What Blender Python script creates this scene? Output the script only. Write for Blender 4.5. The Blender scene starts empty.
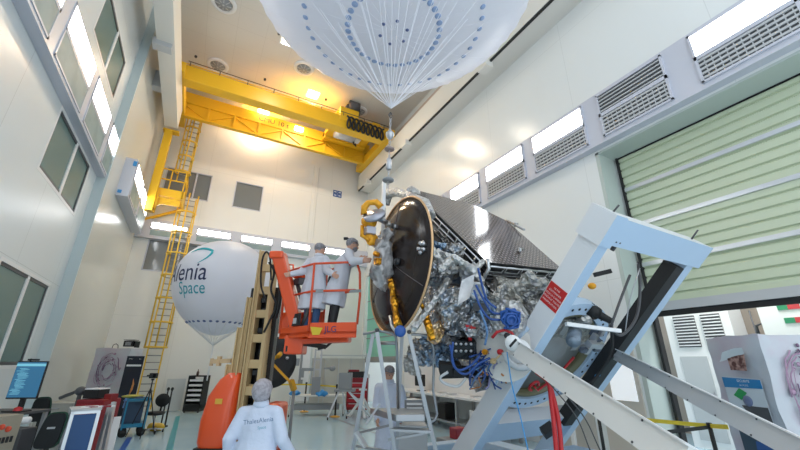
import bpy, bmesh, math, random
from mathutils import Vector, Matrix, noise
random.seed(7)
SC = bpy.context.scene
COL = SC.collection
V = Vector
# ------------------------------------------------------------------ camera
FPX, PITCH, ROLL, YAW = 365.85, 0.359575, 0.0050787, 0.4996273
F = V((math.sin(YAW)*math.cos(PITCH), math.cos(YAW)*math.cos(PITCH), math.sin(PITCH)))
r0 = V((math.cos(YAW), -math.sin(YAW), 0)); u0 = r0.cross(F)
RX = math.cos(ROLL)*r0 + math.sin(ROLL)*u0
UY = -math.sin(ROLL)*r0 + math.cos(ROLL)*u0
CAM = V((0, 0, 2.1))
cd = bpy.data.cameras.new('camera'); co = bpy.data.objects.new('camera', cd); COL.objects.link(co)
m = Matrix.Identity(4)
for i in range(3):
    m[i][0] = RX[i]; m[i][1] = UY[i]; m[i][2] = -F[i]; m[i][3] = CAM[i]
co.matrix_world = m
cd.sensor_width = 36; cd.lens = 36*FPX/800; cd.clip_start = .05; cd.clip_end = 200
SC.camera = co
def D(x, y, d): return CAM + (RX*(x-400)/FPX + UY*(225-y)/FPX + F)*d
def P(x, y, ax, v):
    d = D(x, y, 1) - CAM
    return CAM + d*((v-CAM[ax])/d[ax])
UH = V((RX.x, RX.y, 0)).normalized(); VH = V((-UH.y, UH.x, 0)); ZZ = V((0, 0, 1))
def z0(p, q, z=0):                      # extend line p->q down to height z
    t = (z-p.z)/(q.z-p.z); return p + (q-p)*t
# ------------------------------------------------------------------ materials
def mat(name, col, rough=.5, metal=0, emit=None, es=1, bump=0, bscale=20, vary=0, vscale=5, vcol=None, alpha=1, trans=0, coat=0, spec=None):
    M = bpy.data.materials.new(name); M.use_nodes = True
    nt = M.node_tree; b = nt.nodes['Principled BSDF']
    b.inputs['Base Color'].default_value = (*col, 1)
    b.inputs['Roughness'].default_value = rough
    b.inputs['Metallic'].default_value = metal
    if spec is not None: b.inputs['Specular IOR Level'].default_value = spec
    if coat: b.inputs['Coat Weight'].default_value = coat
    if emit:
        b.inputs['Emission Color'].default_value = (*emit, 1); b.inputs['Emission Strength'].default_value = es
    if alpha < 1: b.inputs['Alpha'].default_value = alpha
    if trans: b.inputs['Transmission Weight'].default_value = trans
    tc = nt.nodes.new('ShaderNodeTexCoord')
    if vary:
        n = nt.nodes.new('ShaderNodeTexNoise'); n.inputs['Scale'].default_value = vscale; n.inputs['Detail'].default_value = 4
        nt.links.new(tc.outputs['Object'], n.inputs['Vector'])
        mx = nt.nodes.new('ShaderNodeMix'); mx.data_type = 'RGBA'
        c2 = vcol or tuple(c*(1-vary) for c in col)
        mx.inputs['A'].default_value = (*col, 1); mx.inputs['B'].default_value = (*c2, 1)
        rp = nt.nodes.new('ShaderNodeValToRGB'); rp.color_ramp.elements[0].position = .42; rp.color_ramp.elements[1].position = .62
        nt.links.new(n.outputs['Fac'], rp.inputs['Fac']); nt.links.new(rp.outputs['Color'], mx.inputs['Factor'])
        nt.links.new(mx.outputs['Result'], b.inputs['Base Color'])
    if bump:
        n = nt.nodes.new('ShaderNodeTexNoise'); n.inputs['Scale'].default_value = bscale; n.inputs['Detail'].default_value = 5
        nt.links.new(tc.outputs['Object'], n.inputs['Vector'])
        bp = nt.nodes.new('ShaderNodeBump'); bp.inputs['Strength'].default_value = bump; bp.inputs['Distance'].default_value = .05
        nt.links.new(n.outputs['Fac'], bp.inputs['Height']); nt.links.new(bp.outputs['Normal'], b.inputs['Normal'])
    return M
def foil(name, c1, c2, c3, rough=.3):
    M = bpy.data.materials.new(name); M.use_nodes = True
    nt = M.node_tree; b = nt.nodes['Principled BSDF']
    b.inputs['Metallic'].default_value = .75; b.inputs['Roughness'].default_value = rough
    tc = nt.nodes.new('ShaderNodeTexCoord')
    vo = nt.nodes.new('ShaderNodeTexVoronoi'); vo.inputs['Scale'].default_value = 15
    nz = nt.nodes.new('ShaderNodeTexNoise'); nz.inputs['Scale'].default_value = 5; nz.inputs['Detail'].default_value = 6; nz.inputs['Distortion'].default_value = 1.5
    nt.links.new(tc.outputs['Object'], nz.inputs['Vector']); nt.links.new(tc.outputs['Object'], vo.inputs['Vector'])
    rp = nt.nodes.new('ShaderNodeValToRGB'); e = rp.color_ramp.elements
    e[0].position = .35; e[0].color = (*c1, 1); e[1].position = .5; e[1].color = (*c2, 1); e.new(.66).color = (*c3, 1)
    nt.links.new(nz.outputs['Fac'], rp.inputs['Fac']); nt.links.new(rp.outputs['Color'], b.inputs['Base Color'])
    bp = nt.nodes.new('ShaderNodeBump'); bp.inputs['Strength'].default_value = .9; bp.inputs['Distance'].default_value = .05
    nt.links.new(vo.outputs['Distance'], bp.inputs['Height']); nt.links.new(bp.outputs['Normal'], b.inputs['Normal'])
    return M
def panel_mat(name, base, seam, w, h, axis, rough=.25, sw=.012, spec=None):   # sheet cladding with seams
    M = bpy.data.materials.new(name); M.use_nodes = True
    nt = M.node_tree; b = nt.nodes['Principled BSDF']; b.inputs['Roughness'].default_value = rough
    if spec is not None: b.inputs['Specular IOR Level'].default_value = spec
    tc = nt.nodes.new('ShaderNodeTexCoord'); sp = nt.nodes.new('ShaderNodeSeparateXYZ'); nt.links.new(tc.outputs['Object'], sp.inputs[0])
    outs = []
    for a, per in ((axis[0], w), (axis[1], h)):
        d = nt.nodes.new('ShaderNodeMath'); d.operation = 'DIVIDE'; d.inputs[1].default_value = per
        nt.links.new(sp.outputs[a], d.inputs[0])
        fr = nt.nodes.new('ShaderNodeMath'); fr.operation = 'FRACT'; nt.links.new(d.outputs[0], fr.inputs[0])
        lt = nt.nodes.new('ShaderNodeMath'); lt.operation = 'LESS_THAN'; lt.inputs[1].default_value = sw/per
        nt.links.new(fr.outputs[0], lt.inputs[0]); outs.append(lt)
    mx = nt.nodes.new('ShaderNodeMath'); mx.operation = 'MAXIMUM'
    nt.links.new(outs[0].outputs[0], mx.inputs[0]); nt.links.new(outs[1].outputs[0], mx.inputs[1])
    c = nt.nodes.new('ShaderNodeMix'); c.data_type = 'RGBA'; c.inputs['A'].default_value = (*base, 1); c.inputs['B'].default_value = (*seam, 1)
    nt.links.new(mx.outputs[0], c.inputs['Factor']); nt.links.new(c.outputs['Result'], b.inputs['Base Color'])
    return M
def grid_dots(name, base, dot, scale, r, rough=.3, metal=0, spec=.3):
    M = bpy.data.materials.new(name); M.use_nodes = True
    nt = M.node_tree; b = nt.nodes['Principled BSDF']; b.inputs['Roughness'].default_value = rough; b.inputs['Metallic'].default_value = metal; b.inputs['Specular IOR Level'].default_value = spec
    tc = nt.nodes.new('ShaderNodeTexCoord'); vo = nt.nodes.new('ShaderNodeTexVoronoi'); vo.voronoi_dimensions = '2D'
    vo.inputs['Scale'].default_value = scale; vo.inputs['Randomness'].default_value = 0
    nt.links.new(tc.outputs['UV'], vo.inputs['Vector'])
    lt = nt.nodes.new('ShaderNodeMath'); lt.operation = 'LESS_THAN'; lt.inputs[1].default_value = r; nt.links.new(vo.outputs['Distance'], lt.inputs[0])
    c = nt.nodes.new('ShaderNodeMix'); c.data_type = 'RGBA'; c.inputs['A'].default_value = (*base, 1); c.inputs['B'].default_value = (*dot, 1)
    nt.links.new(lt.outputs[0], c.inputs['Factor']); nt.links.new(c.outputs['Result'], b.inputs['Base Color'])
    return M
wall_m = panel_mat('wall_sheet', (.8, .82, .81), (.68, .7, .69), 3.6, 4.1, 'YZ', .22)
wallb_m = panel_mat('wall_sheet_back', (.79, .78, .74), (.66, .65, .61), 3.6, 4.1, 'XZ', .3)
walll_m = panel_mat('wall_sheet_left', (.7, .74, .75), (.5, .53, .53), 2.6, 4.1, 'YZ', .3)
ceil_m = panel_mat('ceiling_tile', (.7, .66, .6), (.6, .56, .5), 1.2, 1.2, 'XY', .5)
trim_m = mat('trim_paint', (.58, .59, .66), .35)
white_m = mat('white_paint', (.8, .8, .8), .35)
offwhite = mat('off_white', (.72, .71, .68), .5)
frame_w = mat('frame_white', (.72, .73, .75), .35, bump=.03, bscale=60)
frame_b = mat('frame_pale_blue', (.45, .58, .74), .35, bump=.03, bscale=60)
yellow = mat('crane_yellow', (.8, .46, .015), .4)
yel2 = mat('ladder_yellow', (.82, .52, .05), .45)
orange = mat('lift_orange', (.82, .085, .012), .28, coat=.4)
tan = mat('mast_tan', (.56, .4, .2), .45)
black = mat('black_matte', (.012, .012, .013), .6)
blackg = mat('black_gloss', (.01, .01, .012), .2)
dgrey = mat('dark_grey', (.07, .07, .075), .5)
grey = mat('mid_grey', (.28, .29, .3), .5)
lgrey = mat('light_grey', (.5, .51, .52), .45)
alu = mat('aluminium', (.66, .68, .7), .3, .85)
steel = mat('steel', (.5, .5, .52), .3, .9)
gold = foil('gold_foil', (.9, .45, .04), (.8, .33, .02), (.4, .16, .01), .28)
orangefoil = mat('orange_cover', (.85, .38, .02), .4, .3, bump=.4, bscale=25)
glass_g = mat('window_glass_green', (.1, .16, .14), .08, vary=.2, vscale=1)
glass_l = mat('window_glass_left', (.12, .2, .185), .25, spec=.35)
glass_d = mat('window_glass_dark', (.2, .21, .21), .08)
lamp_m = mat('lamp_white', (.9, .9, .9), .4, emit=(.95, .98, 1), es=9)
warm_m = mat('lamp_warm', (1, .9, .7), .4, emit=(1, .86, .62), es=12)
grille_m = mat('grille_grey', (.33, .36, .37), .4, .2)
duct_glass = mat('duct_pane', (.27, .36, .37), .5, vary=.15, vscale=2)
coat_m = mat('coat_cloth', (.62, .67, .8), .8, bump=.25, bscale=14)
coat_g = mat('coat_cloth_grey', (.62, .63, .69), .8, bump=.25, bscale=14)
skin_m = mat('skin', (.6, .33, .23), .55)
cap_m = mat('hair_net', (.5, .46, .5), .8, bump=.6, bscale=60, vary=.3, vscale=30)
capd_m = mat('hair_net_dark', (.3, .29, .31), .8, bump=.6, bscale=60, vary=.3, vscale=30)
glove_m = mat('glove', (.8, .8, .8), .5)
jean = mat('denim', (.04, .09, .2), .8)
mli = foil('silver_foil', (.28, .25, .22), (.5, .5, .51), (.27, .34, .44), .32)
mli_w = foil('white_foil', (.7, .7, .7), (.6, .58, .54), (.45, .45, .48), .5)
mli_b = foil('blue_film', (.1, .2, .36), (.3, .4, .52), (.45, .5, .55), .3)
tanfoil = foil('grey_tan_blanket', (.36, .33, .29), (.48, .46, .42), (.3, .3, .31), .45)
red = mat('red_plastic', (.5, .015, .02), .4)
redp = mat('red_paint', (.24, .012, .018), .4)
blue = mat('blue_plastic', (.02, .09, .34), .4)
blue2 = mat('blue_light', (.05, .3, .65), .4)
green_d = mat('green_door_sheet', (.25, .62, .5), .4)
poster_k = mat('poster_black', (.012, .015, .03), .35)
sketch = mat('printed_film', (.52, .54, .58), .3, vary=.2, vscale=2.2, vcol=(.52, .46, .52))
ink = mat('print_ink', (.16, .08, .16), .5)
inkp = mat('print_ink_pink', (.42, .27, .38), .5)
screen = mat('screen_blue', (.02, .1, .2), .3, emit=(.04, .17, .3), es=.4)
screen2 = mat('screen_light', (.2, .5, .6), .3, emit=(.15, .4, .5), es=.5)
beige = mat('beige_panel', (.56, .52, .46), .5)
shut_m = mat('shutter_skin', (.58, .64, .47), .3)
# ------------------------------------------------------------------ mesh builder
ORG = {}
class MB:
    def __init__(s): s.v = []; s.f = []; s.mi = []; s.sm = []; s.uv = None
    def add(s, vs, fs, m=0, smooth=False):
        o = len(s.v); s.v += [V(p) for p in vs]
        for f in fs: s.f.append([i+o for i in f]); s.mi.append(m); s.sm.append(smooth)
        return s
    def box(s, c, size, A=None, m=0):
        c = V(c); a = A or (V((1, 0, 0)), V((0, 1, 0)), V((0, 0, 1)))
        vs = [c + a[0]*(size[0]/2*i) + a[1]*(size[1]/2*j) + a[2]*(size[2]/2*k) for k in (-1, 1) for j in (-1, 1) for i in (-1, 1)]
        return s.add(vs, [(0, 2, 3, 1), (4, 5, 7, 6), (0, 1, 5, 4), (2, 6, 7, 3), (0, 4, 6, 2), (1, 3, 7, 5)], m)
    def span(s, a, b, m=0):
        return s.box([(a[i]+b[i])/2 for i in range(3)], [abs(b[i]-a[i]) for i in range(3)], m=m)
    def beam(s, p, q, w, h, up=ZZ, m=0):      # w across, h along up
        p = V(p); q = V(q); d = (q-p).normalized(); sx = d.cross(V(up)).normalized(); uu = sx.cross(d)
        return s.box((p+q)/2, ((q-p).length, w, h), (d, sx, uu), m)
    def tube(s, pts, r, n=8, closed=False, m=0, caps=True):
        pts = [V(p) for p in pts]; k = len(pts); rs = r if isinstance(r, (list, tuple)) else [r]*k
        vs = []; prev = None
        for i in range(k):
            a = pts[(i-1) % k] if (closed or i > 0) else pts[i]; b = pts[(i+1) % k] if (closed or i < k-1) else pts[i]
            t = (b-a)
            t = t.normalized() if t.length > 1e-9 else V((0, 0, 1))
            if prev is None:
                u = t.cross(V((0, 0, 1)))
                if u.length < .01: u = t.cross(V((0, 1, 0)))
                u.normalize()
            else:
                u = prev - t*prev.dot(t)
                if u.length < 1e-6: u = t.orthogonal()
                u.normalize()
            prev = u; w = t.cross(u)
            for j in range(n):
                an = 2*math.pi*j/n; vs.append(pts[i] + (u*math.cos(an)+w*math.sin(an))*rs[i])
        fs = []
        for i in range(k if closed else k-1):
            for j in range(n):
                a0 = i*n+j; a1 = i*n+(j+1) % n; b0 = ((i+1) % k)*n+j; b1 = ((i+1) % k)*n+(j+1) % n
                fs.append((a0, a1, b1, b0))
        s.add(vs, fs, m, True)
        if not closed and caps:
            o = len(s.v)-k*n
            s.f.append([o+j for j in range(n)][::-1]); s.mi.append(m); s.sm.append(False)
            s.f.append([o+(k-1)*n+j for j in range(n)]); s.mi.append(m); s.sm.append(False)
        return s
    def lathe(s, c, ax, prof, n=24, m=0, smooth=True, sc=(1, 1), ref=None):   # prof: (radius, t along axis)
        c = V(c); ax = V(ax).normalized(); u = (V(ref) if ref else ax.orthogonal()); u = (u-ax*u.dot(ax)).normalized(); w = ax.cross(u)
        vs = []
        for r, t in prof:
            for j in range(n):
                an = 2*math.pi*j/n; vs.append(c + ax*t + u*(r*sc[0]*math.cos(an)) + w*(r*sc[1]*math.sin(an)))
        fs = []
        for i in range(len(prof)-1):
            for j in range(n): fs.append((i*n+j, i*n+(j+1) % n, (i+1)*n+(j+1) % n, (i+1)*n+j))
        if prof[0][0] > 1e-6: fs.append([j for j in range(n)][::-1])
        if prof[-1][0] > 1e-6: fs.append([(len(prof)-1)*n+j for j in range(n)])
        return s.add(vs, fs, m, smooth)
    def cyl(s, p, q, r, n=16, m=0, r2=None):
        p = V(p); q = V(q); return s.lathe(p, q-p, [(r, 0), (r2 if r2 is not None else r, (q-p).length)], n, m, True)
    def capsule(s, p, q, a, b, n=12, m=0):
        p = V(p); q = V(q); L = (q-p).length; pr = []
        for i in range(5): t = math.pi/2*(1-i/4); pr.append((a*math.cos(t)+1e-5, -a*math.sin(t)))
        for i in range(5): t = math.pi/2*i/4; pr.append((b*math.cos(t)+1e-5, L+b*math.sin(t)))
        return s.lathe(p, (q-p) if L > 1e-6 else ZZ, pr, n, m)
    def ell(s, c, rad, A=None, n=20, k=12, m=0):
        a = A or (V((1, 0, 0)), V((0, 1, 0)), V((0, 0, 1))); c = V(c); vs = []; fs = []
        for i in range(k+1):
            t = math.pi*i/k
            for j in range(n):
                p = 2*math.pi*j/n
                vs.append(c + a[0]*(rad[0]*(math.sin(t)+1e-5)*math.cos(p)) + a[1]*(rad[1]*(math.sin(t)+1e-5)*math.sin(p)) - a[2]*(rad[2]*math.cos(t)))
        for i in range(k):
            for j in range(n): fs.append((i*n+j, i*n+(j+1) % n, (i+1)*n+(j+1) % n, (i+1)*n+j))
        return s.add(vs, fs, m, True)
    def prism(s, poly, off, m=0):
        poly = [V(p) for p in poly]; off = V(off); n = len(poly)
        fs = [list(range(n))[::-1], [n+i for i in range(n)]] + [(i, (i+1) % n, n+(i+1) % n, n+i) for i in range(n)]
        return s.add(poly + [p+off for p in poly], fs, m)
    def grid(s, a, b, c, d, nu, nv, amp=0, fr=2, m=0, smooth=False, seed=0, bulge=0):
        a, b, c, d = V(a), V(b), V(c), V(d); N = (b-a).cross(d-a).normalized(); vs = []
        for j in range(nv+1):
            for i in range(nu+1):
                u = i/nu; w = j/nv
                p = a*(1-u)*(1-w)+b*u*(1-w)+c*u*w+d*(1-u)*w
                q = p*fr + V((seed, seed*2.1, 0))
                p = p + noise.noise_vector(q)*amp + noise.noise_vector(q*2.7)*amp*.5 + N*bulge*math.sin(math.pi*u)*math.sin(math.pi*w)
                vs.append(p)
        fs = [(j*(nu+1)+i, j*(nu+1)+i+1, (j+1)*(nu+1)+i+1, (j+1)*(nu+1)+i) for j in range(nv) for i in range(nu)]
        return s.add(vs, fs, m, smooth)
    def build(s, name, mats, parent=None, org=None, recalc=True):
        if not isinstance(mats, (list, tuple)): mats = [mats]
        if parent is not None: O = ORG[parent.name]
        elif org is not None: O = V(org)
        else:
            xs = [p.x for p in s.v]; ys = [p.y for p in s.v]; O = V(((min(xs)+max(xs))/2, (min(ys)+max(ys))/2, min(p.z for p in s.v)))
        me = bpy.data.meshes.new(name); me.from_pydata([p-O for p in s.v], [], s.f)
        for mm in mats: me.materials.append(mm)
        me.polygons.foreach_set('material_index', s.mi); me.polygons.foreach_set('use_smooth', s.sm)
        if recalc:
            bm = bmesh.new(); bm.from_mesh(me); bmesh.ops.recalc_face_normals(bm, faces=bm.faces); bm.to_mesh(me); bm.free()
        me.update()
        o = bpy.data.objects.new(name, me); COL.objects.link(o)
        if parent is not None: o.parent = parent
        else: o.location = O
        ORG[o.name] = O
        return o
def tag(o, label=None, cat=None, group=None, kind=None):
    if label: o['label'] = label
    if cat: o['category'] = cat
    if group: o['group'] = group
    if kind: o['kind'] = kind
    return o
def empty(name, loc, label, cat, group=None):
    o = bpy.data.objects.new(name, None); COL.objects.link(o); o.location = loc; o.empty_display_size = .1
    ORG[o.name] = V(loc); return tag(o, label, cat, group)
def struct(mb, name, mats, parent=None):
    o = mb.build(name, mats, parent)
    if parent is None: o['kind'] = 'structure'
    return o
def bev(o, w=.01, seg=2):
    b = o.modifiers.new('bevel', 'BEVEL'); b.width = w; b.segments = seg; b.limit_method = 'ANGLE'; b.angle_limit = math.radians(40)
    return o
def copy_tree(o, parent=None):
    c = o.copy(); COL.objects.link(c); c.parent = parent
    for ch in o.children: copy_tree(ch, c)
    return c
def text_mb(txt, pos, ux, uy, size, mb=None, m=0, depth=.003, align='CENTER'):
    """lettering laid on a plane: ux = reading direction, uy = up direction"""
    mb = mb or MB()
    cu = bpy.data.curves.new('lettering', 'FONT'); cu.body = txt; cu.size = size; cu.align_x = align; cu.align_y = 'CENTER'; cu.resolution_u = 3
    ob = bpy.data.objects.new('lettering', cu); COL.objects.link(ob)
    dg = bpy.context.evaluated_depsgraph_get(); me = bpy.data.meshes.new_from_object(ob.evaluated_get(dg))
    ux = V(ux).normalized(); uy = (V(uy)-ux*V(uy).dot(ux)).normalized(); N = ux.cross(uy)
    mb.add([V(pos)+ux*v.co.x+uy*v.co.y+N*depth for v in me.vertices], [list(p.vertices) for p in me.polygons], m)
    bpy.data.objects.remove(ob); bpy.data.curves.remove(cu); bpy.data.meshes.remove(me)
    return mb
def remesh(o, vox, smooth=3, fac=.6):
    r = o.modifiers.new('r', 'REMESH'); r.mode = 'VOXEL'; r.voxel_size = vox; r.use_smooth_shade = True
    sm = o.modifiers.new('s', 'SMOOTH'); sm.iterations = smooth; sm.factor = fac
    dg = bpy.context.evaluated_depsgraph_get(); me = bpy.data.meshes.new_from_object(o.evaluated_get(dg))
    o.modifiers.clear(); old = o.data; mats = list(old.materials); o.data = me; me.name = o.name
    me.materials.clear()
    for mm in mats: me.materials.append(mm)
    me.polygons.foreach_set('material_index', [0]*len(me.polygons)); me.polygons.foreach_set('use_smooth', [True]*len(me.polygons))
    return o
# ================================================================== SETTING
XL, XLN, XR, YB, ZC = -3.3, -3.58, 9.14, 21.4, 16.0
YN = -3.0
mb = MB(); mb.span((-5, YN, -.3), (16, YB+.5, 0))
floor = struct(mb, 'floor', None)
# floor: pale blue glossy resin
FM = bpy.data.materials.new('floor_resin'); FM.use_nodes = True
nt = FM.node_tree; b = nt.nodes['Principled BSDF']; b.inputs['Roughness'].default_value = .16
n = nt.nodes.new('ShaderNodeTexNoise'); n.inputs['Scale'].default_value = .7; tc = nt.nodes.new('ShaderNodeTexCoord'); nt.links.new(tc.outputs['Object'], n.inputs['Vector'])
rp = nt.nodes.new('ShaderNodeValToRGB'); rp.color_ramp.elements[0].color = (.4, .57, .66, 1); rp.color_ramp.elements[1].color = (.52, .68, .76, 1)
nt.links.new(n.outputs['Fac'], rp.inputs['Fac']); nt.links.new(rp.outputs['Color'], b.inputs['Base Color'])
floor.data.materials.clear(); floor.data.materials.append(FM)
mb = MB()
def fline(a, c, w=.12, m=0):
    a = P(*a, 2, .004); c = P(*c, 2, .004); d = (c-a).normalized(); s_ = V((-d.y, d.x, 0))*w/2
    mb.add([a-s_, a+s_, c+s_, c-s_], [(0, 1, 2, 3)], m)
fline((178, 416), (168, 455), .16); 
fline((130, 437), (119, 455), .14, 1)
fline((322, 414), (372, 432), .08, 2)
fline((372, 432), (400, 442), .08, 2)
struct(mb, 'trim_1', [mat('line_teal', (.02, .3, .36), .4), mat('line_blue', (.02, .1, .42), .4), mat('line_dark', (.1, .13, .16), .4)])
# ceiling
mb = MB(); mb.span((XLN-.4, 4, ZC), (XR+.9, YB+.4, ZC+.2)); ceiling = struct(mb, 'ceiling', ceil_m)
# back wall with window openings
def wall_y(name, m_, y0, y1, x0, x1, z0_, z1, holes):
    xs = sorted({x0, x1, *[h[0] for h in holes], *[h[1] for h in holes]}); zs = sorted({z0_, z1, *[h[2] for h in holes], *[h[3] for h in holes]})
    mb = MB()
    for i in range(len(xs)-1):
        for j in range(len(zs)-1):
            cx = (xs[i]+xs[i+1])/2; cz = (zs[j]+zs[j+1])/2
            if any(h[0] < cx < h[1] and h[2] < cz < h[3] for h in holes): continue
            mb.span((xs[i], y0, zs[j]), (xs[i+1], y1, zs[j+1]))
    return struct(mb, name, m_)
def wall_x(name, m_, x0, x1, y0, y1, z0_, z1, holes):
    ys = sorted({y0, y1, *[h[0] for h in holes], *[h[1] for h in holes]}); zs = sorted({z0_, z1, *[h[2] for h in holes], *[h[3] for h in holes]})
    mb = MB()
    for i in range(len(ys)-1):
        for j in range(len(zs)-1):
            cy = (ys[i]+ys[i+1])/2; cz = (zs[j]+zs[j+1])/2
            if any(h[0] < cy < h[1] and h[2] < cz < h[3] for h in holes): continue
            mb.span((x0, ys[i], zs[j]), (x1, ys[i+1], zs[j+1]))
    return struct(mb, name, m_)
bw = [(-2.7, -.48, 6.27, 7.88), (-2.7, -.48, 10.4, 12.0), (.76, 2.3, 10.36, 12.0)]
wall_y('wall_back', wallb_m, YB, YB+.3, XL-.4, XR+.3, 0, ZC, bw)
lw = [(10.05, 13.1, 2.0, 3.97), (10.05, 13.1, 6.1, 7.62), (10.05, 13.1, 10.15, 11.65)]
wall_x('wall_left', walll_m, XLN-.3, XLN, -3, 14.05, 0, ZC, lw)
mb = MB(); mb.span((XLN-.3, 14.05, 0), (XL, YB, ZC)); struct(mb, 'wall_left_far', mat('wall_cream_left', (.7, .7, .65), .22))
mb = MB(); mb.span((XLN, 13.99, 0), (XL+.005, 14.05, ZC)); struct(mb, 'trim_2', mat('pilaster_blue_grey', (.52, .6, .61), .35))
rh = [(-3, 5.25, 0, 7.66), (17.0, 21.2, 0, 7.2)]
wall_x('wall_right', wall_m, XR, XR+.35, -3, YB, 0, ZC, rh)
# windows
nwin = 0
def window_y(x0, x1, z0_, z1, mull=None, gm=glass_d):
    global nwin; nwin += 1
    e = MB(); t = .05
    e.span((x0, YB-.02, z0_), (x0+t, YB+.1, z1)); e.span((x1-t, YB-.02, z0_), (x1, YB+.1, z1)); e.span((x0, YB-.02, z0_), (x1, YB+.1, z0_+t)); e.span((x0, YB-.02, z1-t), (x1, YB+.1, z1))
    if mull: e.span((mull-.04, YB-.01, z0_), (mull+.04, YB+.1, z1))
    fr = struct(e, 'window_%d' % nwin, trim_m)
    g = MB(); g.span((x0+t, YB+.06, z0_+t), (x1-t, YB+.09, z1-t)); g.build('pane', gm, fr)
for k, h_ in enumerate(bw): window_y(*h_, mull=-1.25 if k < 2 else None)
def window_x(y0, y1, z0_, z1, mull):
    global nwin; nwin += 1
    X = XLN; e = MB(); t = .07
    e.span((X-.1, y0, z0_), (X-.01, y0+t, z1), 1); e.span((X-.1, y1-t, z0_), (X-.01, y1, z1), 1); e.span((X-.1, y0, z0_), (X-.01, y1, z0_+t), 1); e.span((X-.1, y0, z1-t), (X-.01, y1, z1), 1)
    e.span((X-.1, mull-.07, z0_), (X-.005, mull+.07, z1), 0)
    e.span((X, y0-.08, z0_-.08), (X+.006, y0, z1+.08)); e.span((X, y1, z0_-.08), (X+.006, y1+.08, z1+.08)); e.span((X, y0, z1), (X+.006, y1, z1+.08)); e.span((X, y0, z0_-.08), (X+.006, y1, z0_))
    fr = struct(e, 'window_%d' % nwin, [white_m, dgrey])
    g = MB(); g.span((X-.06, y0+t, z0_+t), (X-.03, y1-t, z1-t)); g.build('pane', glass_l, fr)
for h_ in lw: window_x(*h_, mull=(h_[0]+h_[1])/2+.1)
# wall seams / vertical pipe chase on the back wall
mb = MB(); mb.span((5.2, YB-.06, 0), (5.52, YB, 14.2)); mb.span((5.56, YB-.03, 0), (5.62, YB, 14.2)); struct(mb, 'trim_3', wallb_m)
# ------------------------------------------------------------------ light cornices
mb = MB()
mb.span((XLN, 1, 7.7), (-3.35, 13.5, 9.27)); struct(mb, 'trim_4', trim_m)
mb = MB(); mb.span((XL, 13.0+2.5, 7.75), (-2.92, 20.3, 9.3)); struct(mb, 'trim_5', trim_m)
mb = MB(); mb.span((8.9, -2, 7.72), (XR, 15.9, 9.27)); struct(mb, 'trim_6', trim_m)
mb = MB(); mb.span((-3.3, 21.15, 7.85), (XR, YB, 8.85)); struct(mb, 'trim_7', trim_m)
def light_unit(axis, pos, a0, a1, zt, zb, sgn, lit, label, group, grille_style=0):
    """cornice luminaire: emitting panel over a louvred return-air grille"""
    zm = zb+(zt-zb)*.5
    c = V((pos, (a0+a1)/2, zm)) if axis == 'x' else V(((a0+a1)/2, pos, zm))
    r = empty('wall_luminaire', c, label, 'light', group)
    def q(d, a, z): return (pos+sgn*d, a, z) if axis == 'x' else (a, pos+sgn*d, z)
    f = MB(); t = .05; fd = .05 if grille_style == 0 else .02
    f.span(q(0, a0, zt-t), q(fd, a1, zt)); f.span(q(0, a0, zb), q(fd, a1, zb+t)); f.span(q(0, a0, zb), q(fd, a0+t, zt)); f.span(q(0, a1-t, zb), q(fd, a1, zt))
    f.span(q(0, a0, zm-t), q(fd, a1, zm+t)); f.build('frame', trim_m, r)
    g = MB()
    if lit: g.span(q(.0, a0+t, zm+t), q(.035 if grille_style == 0 else .015, a1-t, zt-t)); g.build('diffuser', lamp_m, r)
    else:
        g.span(q(.0, a0+t, zm+t), q(.01, a1-t, zt-t))
        k = int((zt-zm)/.11)
        for i in range(k): z = zm+t+.04+i*.11; g.span(q(.0, a0+t, z), q(.04, a1-t, z+.035), 1)
        g.build('unlit_panel', [dgrey, lgrey], r)
    g = MB()
    if grille_style == 0:
        g.span(q(.0, a0+t, zb+t), q(.01, a1-t, zm-t))
        for i in range(5): z = zb+t+.04+i*(zm-zb-2*t)/5; g.span(q(.0, a0+t, z), q(.04, a1-t, z+.05), 1)
        nb = int((a1-a0)/.13)
        for i in range(nb): a = a0+t+.05+i*.13; g.span(q(.0, a, zb+t), q(.03, a+.02, zm-t), 1)
        g.build('grille', [dgrey, lgrey], r)
    else:
        g.span(q(.0, a0+t, zb+t), q(.012, a1-t, zm-t)); g.build('pane', duct_glass, r)
    return r
ords = ['nearest', 'second nearest', 'third nearest', 'fourth nearest', 'fifth nearest', 'farthest']
for i, (a0, a1) in enumerate([(1.9, 4.0), (5.1, 7.2), (8.3, 10.2), (10.72, 12.58-.03), (13.12-.02-.0, 13.45)][2:4]):
    pass
for (a0, a1), w_ in zip([(8.2, 10.3), (10.65, 12.6)], ['the one closest to the top edge', 'second from the top edge']):
    light_unit('x', -3.35, a0, a1, 9.22, 7.78, 1, True, 'lit wall luminaire in the left cornice, ' + w_, 'luminaires in the left cornice', 1)
light_unit('x', -3.35, 5.6, 7.8, 9.22, 7.78, 1, True, 'lit wall luminaire in the left cornice, beyond the top edge of the photo', 'luminaires in the left cornice', 1)
mbx = MB(); mbx.span((XLN, 13.5, 7.7), (-3.35, 15.1, 9.27)); struct(mbx, 'trim_8', trim_m)
light_unit('x', -3.35, 13.0, 15.0, 9.22, 7.78, 1, True, 'lit wall luminaire closing the near left cornice, just before the blue tape', 'luminaires in the left cornice', 1)
light_unit('x', -2.92, 15.65, 17.75, 9.25, 7.82, 1, True, 'lit luminaire of the far left box, directly under the blue tape', 'luminaires in the far left box', 1)
light_unit('x', -2.92, 18.0, 20.15, 9.25, 7.82, 1, True, 'lit luminaire of the far left box, beside the yellow crane platform', 'luminaires in the far left box', 1)
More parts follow.
